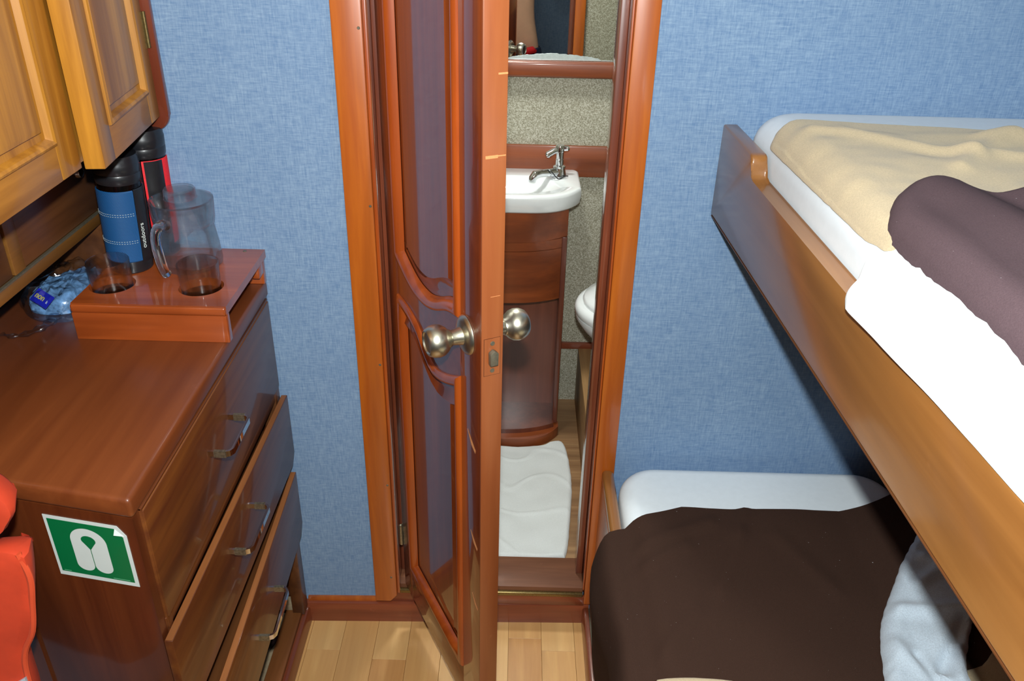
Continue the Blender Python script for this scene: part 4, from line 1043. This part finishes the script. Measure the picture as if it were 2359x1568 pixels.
link('plum_brown_blanket', bm, M_plum, None, 'plum-brown fleece folded over the tan blanket on the upper bunk', 'blanket')

# ---------------------------------------------------------------- lower bunk
lb = thing('lower_bunk', (0.55, 0.7, 0), 'lower bunk with a low rounded wooden front rail', 'bunk')
FXL = 0.2155
link('front_panel', box(FXL, FXL + 0.018, -0.5, 1.548, 0.0, 0.47), M_bunk, lb)
link('front_rail', box(FXL - 0.001, FXL + 0.026, -0.5, 1.550, 0.47, 0.502, 0.010, 4), M_rail, lb)
link('corner_strip', box(FXL - 0.0025, FXL, -0.5, 1.549, 0.0, 0.055), M_dkmetal, lb)
link('bed_base', box(FXL + 0.018, 0.93, -0.5, 1.55, 0.32, 0.338), M_cabd, lb)
link('rear_panel', box(0.895, 0.912, -0.5, 1.555, 0.0, 0.74), M_endp, lb, 'dark reddish panel behind the mattress')
link('rear_shelf', box(0.895, XR - 0.001, -0.5, 1.555, 0.74, 0.755), M_endp, lb)
LP = rrect(0.2475, 0.862, -0.42, 1.553, 0.085, 10)
mattress('mattress', LP, 0.339, 0.520, 0.038, 'white-sheeted mattress on the lower bunk under the brown blanket')
# brown blanket: swept section, hanging over the low rail
def brown():
    bm = bmesh.new()
    rows = []; NY = 120
    for j in range(NY + 1):
        t = j / NY; yb0 = 1.0 - t
        sec = []
        # section across: s from right (0) to hem (1)
        top_n = 70; side_n = 34
        xs_ = [0.875 - (0.875 - 0.262) * k / top_n for k in range(top_n + 1)]
        pts = []
        for x_ in xs_: pts.append((x_, 0.5215 - 0.012 * max(0, 1 - (x_ - 0.262) / 0.03) ** 2, 0))
        drop = [(0.248, 0.501), (0.232, 0.5055), (0.214, 0.506), (0.203, 0.500), (0.195, 0.487), (0.189, 0.47), (0.184, 0.45), (0.180, 0.43), (0.179, 0.41), (0.181, 0.39), (0.184, 0.37), (0.187, 0.35), (0.190, 0.325), (0.192, 0.30), (0.194, 0.27), (0.196, 0.24), (0.197, 0.21)]
        for d_ in drop: pts.append((d_[0], d_[1], 1))
        row = []
        for i, (x_, z_, sd_) in enumerate(pts):
            if not sd_: ye = 1.345 + 0.04 * min(1, (x_ - 0.247) / 0.12) + 0.05 * max(0, (x_ - 0.70) / 0.15) ** 1.3 + 0.004 * nz(x_, 0, 14)
            else:
                k = (i - top_n) / len(drop)
                ye = 1.345 - 0.022 * math.sin(PI * min(1, k * 1.1)) - 0.03 * k
            y_ = -0.35 + (ye + 0.35) * (1 - t ** 1.0 * 1.0) if False else ye - (ye + 0.35) * t
            wv_ = 0
            if not sd_:
                wv_ = 0.005 * nz(x_, y_, 7, 1) + 0.003
                # folds fanning from the left front corner
                for (x0, y0, x1, y1, hh, w_) in ((0.19, 1.23, 0.42, 1.34, 0.007, 0.014), (0.20, 1.17, 0.36, 1.27, 0.007, 0.012), (0.46, 1.30, 0.50, 1.38, 0.006, 0.012), (0.40, 1.15, 0.48, 1.31, 0.006, 0.012), (0.55, 1.30, 0.62, 1.16, 0.004, 0.018), (0.35, 1.10, 0.27, 1.0, 0.005, 0.012)):
                    dx, dy = x1 - x0, y1 - y0; tt = max(0, min(1, ((x_ - x0) * dx + (y_ - y0) * dy) / (dx * dx + dy * dy)))
                    d2 = math.hypot(x_ - x0 - dx * tt, y_ - y0 - dy * tt); wv_ += hh * math.exp(-(d2 / w_) ** 2)
                # lump towards the hull side
                wv_ += 0.02 * max(0, min(1, (x_ - 0.70) / 0.12))
                z2, x2 = z_ + wv_ + 0.008, x_
            else:
                bul = 0.008 * math.sin(y_ * 19 + 0.5) * min(1, k * 2) + 0.004 * nz(y_, z_, 12, 3)
                x2 = x_ - 0.004 + bul * 0.8 + 0.014 * max(0, min(1, (1.28 - y_) / 0.2)) * min(1, k * 2); z2 = z_ + 0.012 * max(0, 1 - k * 3)
                x2 = min(x2, 0.209) if z2 < 0.49 else x2
            row.append((x2, y_, z2))
        rows.append(row)
    V = [[bm.verts.new(p) for p in r] for r in rows]
    for A, B in zip(V, V[1:]):
        for i in range(len(A) - 1): bm.faces.new((A[i], A[i + 1], B[i + 1], B[i]))
    bm.normal_update()
    # thickness
    res = bmesh.ops.solidify(bm, geom=bm.faces[:], thickness=0.006)
    return bm
link('brown_blanket', brown(), M_brown, None, 'dark brown fleece blanket covering the lower bunk', 'blanket', sharp=80)
# pale fleece throw lying on it
flP = [(0.845, 1.315), (0.800, 1.262), (0.762, 1.215), (0.722, 1.155), (0.690, 1.105), (0.662, 1.05), (0.642, 0.985), (0.628, 0.92), (0.62, 0.80), (0.66, 0.68), (0.74, 0.68), (0.755, 0.80), (0.752, 0.90), (0.775, 0.975), (0.81, 1.04), (0.855, 1.11), (0.875, 1.20), (0.872, 1.28)]
bm = pillow(flP, (0.75, 1.02), lambda x, y: 0.537 + 0.02 * max(0, min(1, (x - 0.70) / 0.12)), 0.030, 0.030, 60, n=300, fuzz=0.002)
for v in bm.verts:
    x, y = v.co.x, v.co.y; b0 = 0.537 + 0.02 * max(0, min(1, (x - 0.70) / 0.12))
    k = max(0, min(1, (v.co.z - b0) / 0.03)); f_ = 0
    for (x0, y0, x1, y1, hh, w_) in ((0.70, 1.08, 0.80, 1.07, 0.012, 0.016), (0.72, 0.95, 0.80, 1.05, -0.012, 0.012), (0.66, 1.0, 0.72, 0.92, 0.012, 0.02), (0.69, 0.98, 0.715, 0.88, -0.010, 0.010), (0.79, 1.2, 0.84, 1.14, 0.010, 0.012), (0.76, 1.14, 0.85, 1.2, 0.008, 0.012), (0.74, 0.93, 0.77, 1.0, 0.008, 0.01)):
        dx, dy = x1 - x0, y1 - y0; tt = max(0, min(1, ((x - x0) * dx + (y - y0) * dy) / (dx * dx + dy * dy)))
        f_ += hh * math.exp(-(math.hypot(x - x0 - dx * tt, y - y0 - dy * tt) / w_) ** 2)
    v.co.z += k * (f_ + 0.006 * nz(x, y, 14, 2))
link('pale_throw', bm, M_pale, None, 'pale bluish-white fleece throw lying across the brown blanket', 'blanket')
bgP = [(0.245, 0.935), (0.28, 0.950), (0.36, 0.950), (0.45, 0.935), (0.55, 0.93), (0.65, 0.94), (0.707, 0.958), (0.795, 0.974), (0.875, 0.985), (0.875, 0.5), (0.86, 0.1), (0.5, 0.05), (0.22, 0.1), (0.215, 0.5), (0.22, 0.85)]
link('beige_blanket', pillow(bgP, (0.55, 0.5), lambda x, y: 0.5335 + 0.02 * max(0, min(1, (x - 0.70) / 0.12)), 0.005, 0.010, 40, n=200, fuzz=0.001), M_tan, None, 'beige fleece edge at the near end of the lower bunk', 'blanket')

# ---------------------------------------------------------------- photographer, seen in the bathroom mirror
def skin(name, joints, edges, mat, parent, levels=2):
    me = bpy.data.meshes.new(name); me.from_pydata([j[0] for j in joints], edges, [])
    o = bpy.data.objects.new(name, me); COL.objects.link(o)
    mod = o.modifiers.new('s', 'SKIN'); sub = o.modifiers.new('u', 'SUBSURF'); sub.levels = levels; sub.render_levels = levels
    sv = me.skin_vertices[0].data
    for i, j in enumerate(joints):
        r = j[1]; sv[i].radius = (r, r) if not isinstance(r, tuple) else r
    sv[0].use_root = True
    dg = bpy.context.evaluated_depsgraph_get(); m2 = bpy.data.meshes.new_from_object(o.evaluated_get(dg))
    bpy.data.objects.remove(o)
    bm = bmesh.new(); bm.from_mesh(m2); bpy.data.meshes.remove(m2)
    return link(name, bm, mat, parent, sharp=180)
pe = thing('person', (-0.035, -0.25, 0), 'bare-chested person in navy shorts taking the picture, reflected in the bathroom mirror', 'person')
bxx, byy = -0.035, -0.26
J = [((bxx, byy, 0.84), (0.135, 0.10)), ((bxx, byy + 0.01, 0.97), (0.115, 0.09)), ((bxx, byy, 1.12), (0.13, 0.095)), ((bxx, byy - 0.02, 1.30), (0.15, 0.10)), ((bxx, byy - 0.03, 1.42), (0.10, 0.075)),
     ((bxx, byy - 0.02, 1.50), (0.055, 0.055)), ((bxx, byy, 1.56), (0.055, 0.058)), ((bxx, byy + 0.01, 1.64), (0.075, 0.092)), ((bxx, byy + 0.005, 1.73), (0.074, 0.092)), ((bxx, byy, 1.78), (0.045, 0.055)),
     ((bxx - 0.17, byy - 0.02, 1.40), 0.058), ((bxx - 0.24, byy + 0.04, 1.18), 0.045), ((bxx - 0.17, byy + 0.14, 1.36), 0.036), ((bxx - 0.085, byy + 0.17, 1.585), 0.027),
     ((bxx + 0.17, byy - 0.02, 1.40), 0.058), ((bxx + 0.25, byy + 0.04, 1.18), 0.045), ((bxx + 0.20, byy + 0.14, 1.36), 0.036), ((bxx + 0.14, byy + 0.17, 1.60), 0.027),
     ((bxx - 0.09, byy, 0.72), 0.085), ((bxx - 0.10, byy + 0.02, 0.46), 0.058), ((bxx - 0.10, byy - 0.02, 0.10), 0.038), ((bxx - 0.10, byy - 0.03, 0.045), 0.042), ((bxx - 0.11, byy + 0.13, 0.03), 0.028),
     ((bxx + 0.09, byy, 0.72), 0.085), ((bxx + 0.10, byy + 0.02, 0.46), 0.058), ((bxx + 0.10, byy - 0.02, 0.10), 0.038), ((bxx + 0.10, byy - 0.03, 0.045), 0.042), ((bxx + 0.11, byy + 0.13, 0.03), 0.028)]
Eg = [(0, 1), (1, 2), (2, 3), (3, 4), (4, 5), (5, 6), (6, 7), (7, 8), (8, 9), (3, 10), (10, 11), (11, 12), (12, 13), (3, 14), (14, 15), (15, 16), (16, 17), (0, 18), (18, 19), (19, 20), (20, 21), (21, 22), (0, 23), (23, 24), (24, 25), (25, 26), (26, 27)]
body = skin('body', J, Eg, M_skin, pe)
def hand(side, wx, wy, wz, bx):
    s = side
    jj = [((wx, wy, wz), 0.024), ((wx + s * 0.004, wy + 0.03, wz + 0.035), (0.030, 0.016))]
    ee = [(0, 1)]
    for k in range(4):
        i = len(jj); fx = wx + s * (0.022 - 0.016 * k)
        L = [0.030, 0.036, 0.033, 0.026][k]
        base = Vector((wx + s * (0.024 - 0.015 * k), wy + 0.045, wz + 0.05))
        jj += [(tuple(base), 0.0095), (tuple(base + Vector((-s * 0.008, L * 0.5, L * 0.8))), 0.0088), (tuple(base + Vector((-s * 0.02, L * 0.1, L * 1.6))), 0.0078)]
        ee += [(1, i), (i, i + 1), (i + 1, i + 2)]
    i = len(jj)
    jj += [((wx - s * 0.022, wy + 0.012, wz + 0.022), 0.012), ((wx - s * 0.034, wy + 0.004, wz + 0.048), 0.010), ((wx - s * 0.036, wy + 0.006, wz + 0.07), 0.0085)]
    ee += [(0, i), (i, i + 1), (i + 1, i + 2)]
    skin('hand', jj, ee, M_skin, pe, 1)
hand(-1, bxx - 0.085, byy + 0.165, 1.585, 0); hand(1, bxx + 0.14, byy + 0.165, 1.60, 0)
# face and hair
for s in (-1, 1):
    ey = link('eye', lathe([(0, -0.012), (0.0085, -0.0085), (0.012, 0), (0.0085, 0.0085), (0, 0.012)], axisM((bxx + s * 0.031, byy + 0.088, 1.668), (0, 1, 0)), 16), M_stw, pe)
    link('pupil', lathe([(0, 0.0128), (0.0045, 0.0118), (0.005, 0.0105)], axisM((bxx + s * 0.031, byy + 0.088, 1.668), (0, 1, 0)), 14), M_black, ey)
    link('ear', lathe([(0, 0.006), (0.012, 0.008), (0.016, 0.003), (0.014, -0.003), (0, -0.004)], axisM((bxx + s * 0.078, byy + 0.0, 1.655), (s, -0.2, 0)), 18, sx=1.6), M_skin, pe)
link('nose', tube([(bxx, byy + 0.092, 1.675), (bxx, byy + 0.104, 1.655), (bxx, byy + 0.114, 1.637), (bxx, byy + 0.098, 1.626)], [0.007, 0.009, 0.013, 0.009], 12), M_skin, pe)
link('mouth', tube([(bxx - 0.024, byy + 0.086, 1.604), (bxx - 0.008, byy + 0.096, 1.606), (bxx + 0.008, byy + 0.096, 1.606), (bxx + 0.024, byy + 0.086, 1.604)], [0.002, 0.006, 0.006, 0.002], 10), flat('lips', (170, 96, 86), 0.5), pe)
hb = lathe([(0.0, 0.118), (0.045, 0.108), (0.078, 0.075), (0.090, 0.03), (0.088, -0.01), (0.080, -0.05), (0.070, -0.052), (0.08, 0.0), (0.06, 0.09), (0, 0.10)], Matrix.Translation((bxx, byy - 0.006, 1.70)), 32, sx=0.95, sy=1.12)
for v in hb.verts:
    if v.co.y > byy + 0.045 and v.co.z < 1.735: v.co.y = byy + 0.045; v.co.z = max(v.co.z, 1.70)
link('hair', hb, M_hair, pe)
# shorts
def shorts():
    rings = []
    bm = bmesh.new()
    def ell(cx, cy, z, ax, ay, n=32): return [bm.verts.new((cx + ax * math.cos(2 * PI * i / n), cy + ay * math.sin(2 * PI * i / n), z + 0.002 * math.sin(6 * PI * i / n))) for i in range(n)]
    L = [ell(bxx, byy, z, ax, ay) for z, ax, ay in ((0.80, 0.152, 0.125), (0.795, 0.160, 0.132), (0.72, 0.178, 0.135), (0.66, 0.185, 0.135))]
    for A, B in zip(L, L[1:]):
        for i in range(32): bm.faces.new((A[i], A[(i + 1) % 32], B[(i + 1) % 32], B[i]))
    for s in (-1, 1):
        R = [ell(bxx + s * 0.094, byy, z, ax, ay) for z, ax, ay in ((0.70, 0.09, 0.13), (0.62, 0.095, 0.125), (0.50, 0.10, 0.115), (0.44, 0.10, 0.112))]
        for A, B in zip(R, R[1:]):
            for i in range(32): bm.faces.new((A[i], A[(i + 1) % 32], B[(i + 1) % 32], B[i]))
    return bm
link('shorts', shorts(), M_navy, pe)
link('drawstring', tube([(bxx + 0.055, byy + 0.125, 0.80), (bxx + 0.075, byy + 0.135, 0.795), (bxx + 0.11, byy + 0.115, 0.80), (bxx + 0.125, byy + 0.095, 0.79)], [0.012, 0.02, 0.02, 0.012], 12), M_red, pe, 'red cloth at the waistband')
link('navel', lathe([(0, 0.002), (0.006, 0.001), (0.009, -0.002)], axisM((bxx + 0.005, byy + 0.098, 0.955), (0, 1, 0)), 14), flat('navel_shade', (150, 105, 80), 0.7), pe)
# the camera held by the person (lens just behind the view point)
cm = thing('camera', (0, -0.09, 1.66), 'black camera held to the eye of the person in the mirror', 'camera')
CMx = Matrix.Translation((0, 0, 1.7)) @ Matrix(((rt.x, fwd.x, up.x, 0), (rt.y, fwd.y, up.y, 0), (rt.z, fwd.z, up.z, 0), (0, 0, 0, 1)))
link('body', box(-0.062, 0.062, -0.125, -0.072, -0.045, 0.035, 0.01, 3, None, CMx), M_black, cm)
link('lens', lathe([(0, -0.075), (0.034, -0.075), (0.034, -0.02), (0.031, -0.006), (0.027, -0.006), (0.026, -0.012), (0, -0.014)], CMx @ Matrix.Rotation(-PI / 2, 4, 'X'), 32), M_black, cm)
link('viewfinder_hump', box(-0.025, 0.025, -0.12, -0.065, 0.03, 0.06, 0.008, 3, None, CMx), M_black, cm)
link('popup_flash', box(-0.028, 0.028, -0.075, -0.045, 0.075, 0.098, 0.004, 2, None, CMx), M_black, cm)
link('flash_arm', box(-0.02, 0.02, -0.085, -0.07, 0.055, 0.085, 0.002, 2, None, CMx), M_black, cm)

# bathroom lamp, and an added disc to house the cabin fill light
l1 = link('lamp_or_fill_disc', lathe([(0, 0), (0.13, 0), (0.125, -0.018), (0, -0.02)], Matrix.Translation((0.1, 0.25, ZC)), 32), M_white, None, 'flat round disc added on the cabin ceiling for the fill light', 'lamp')
l2 = link('lamp_or_fill_disc', lathe([(0, 0), (0.10, 0), (0.095, -0.018), (0, -0.02)], Matrix.Translation((-0.08, 2.08, ZC)), 32), M_white, None, 'small round lamp on the bathroom ceiling', 'lamp')
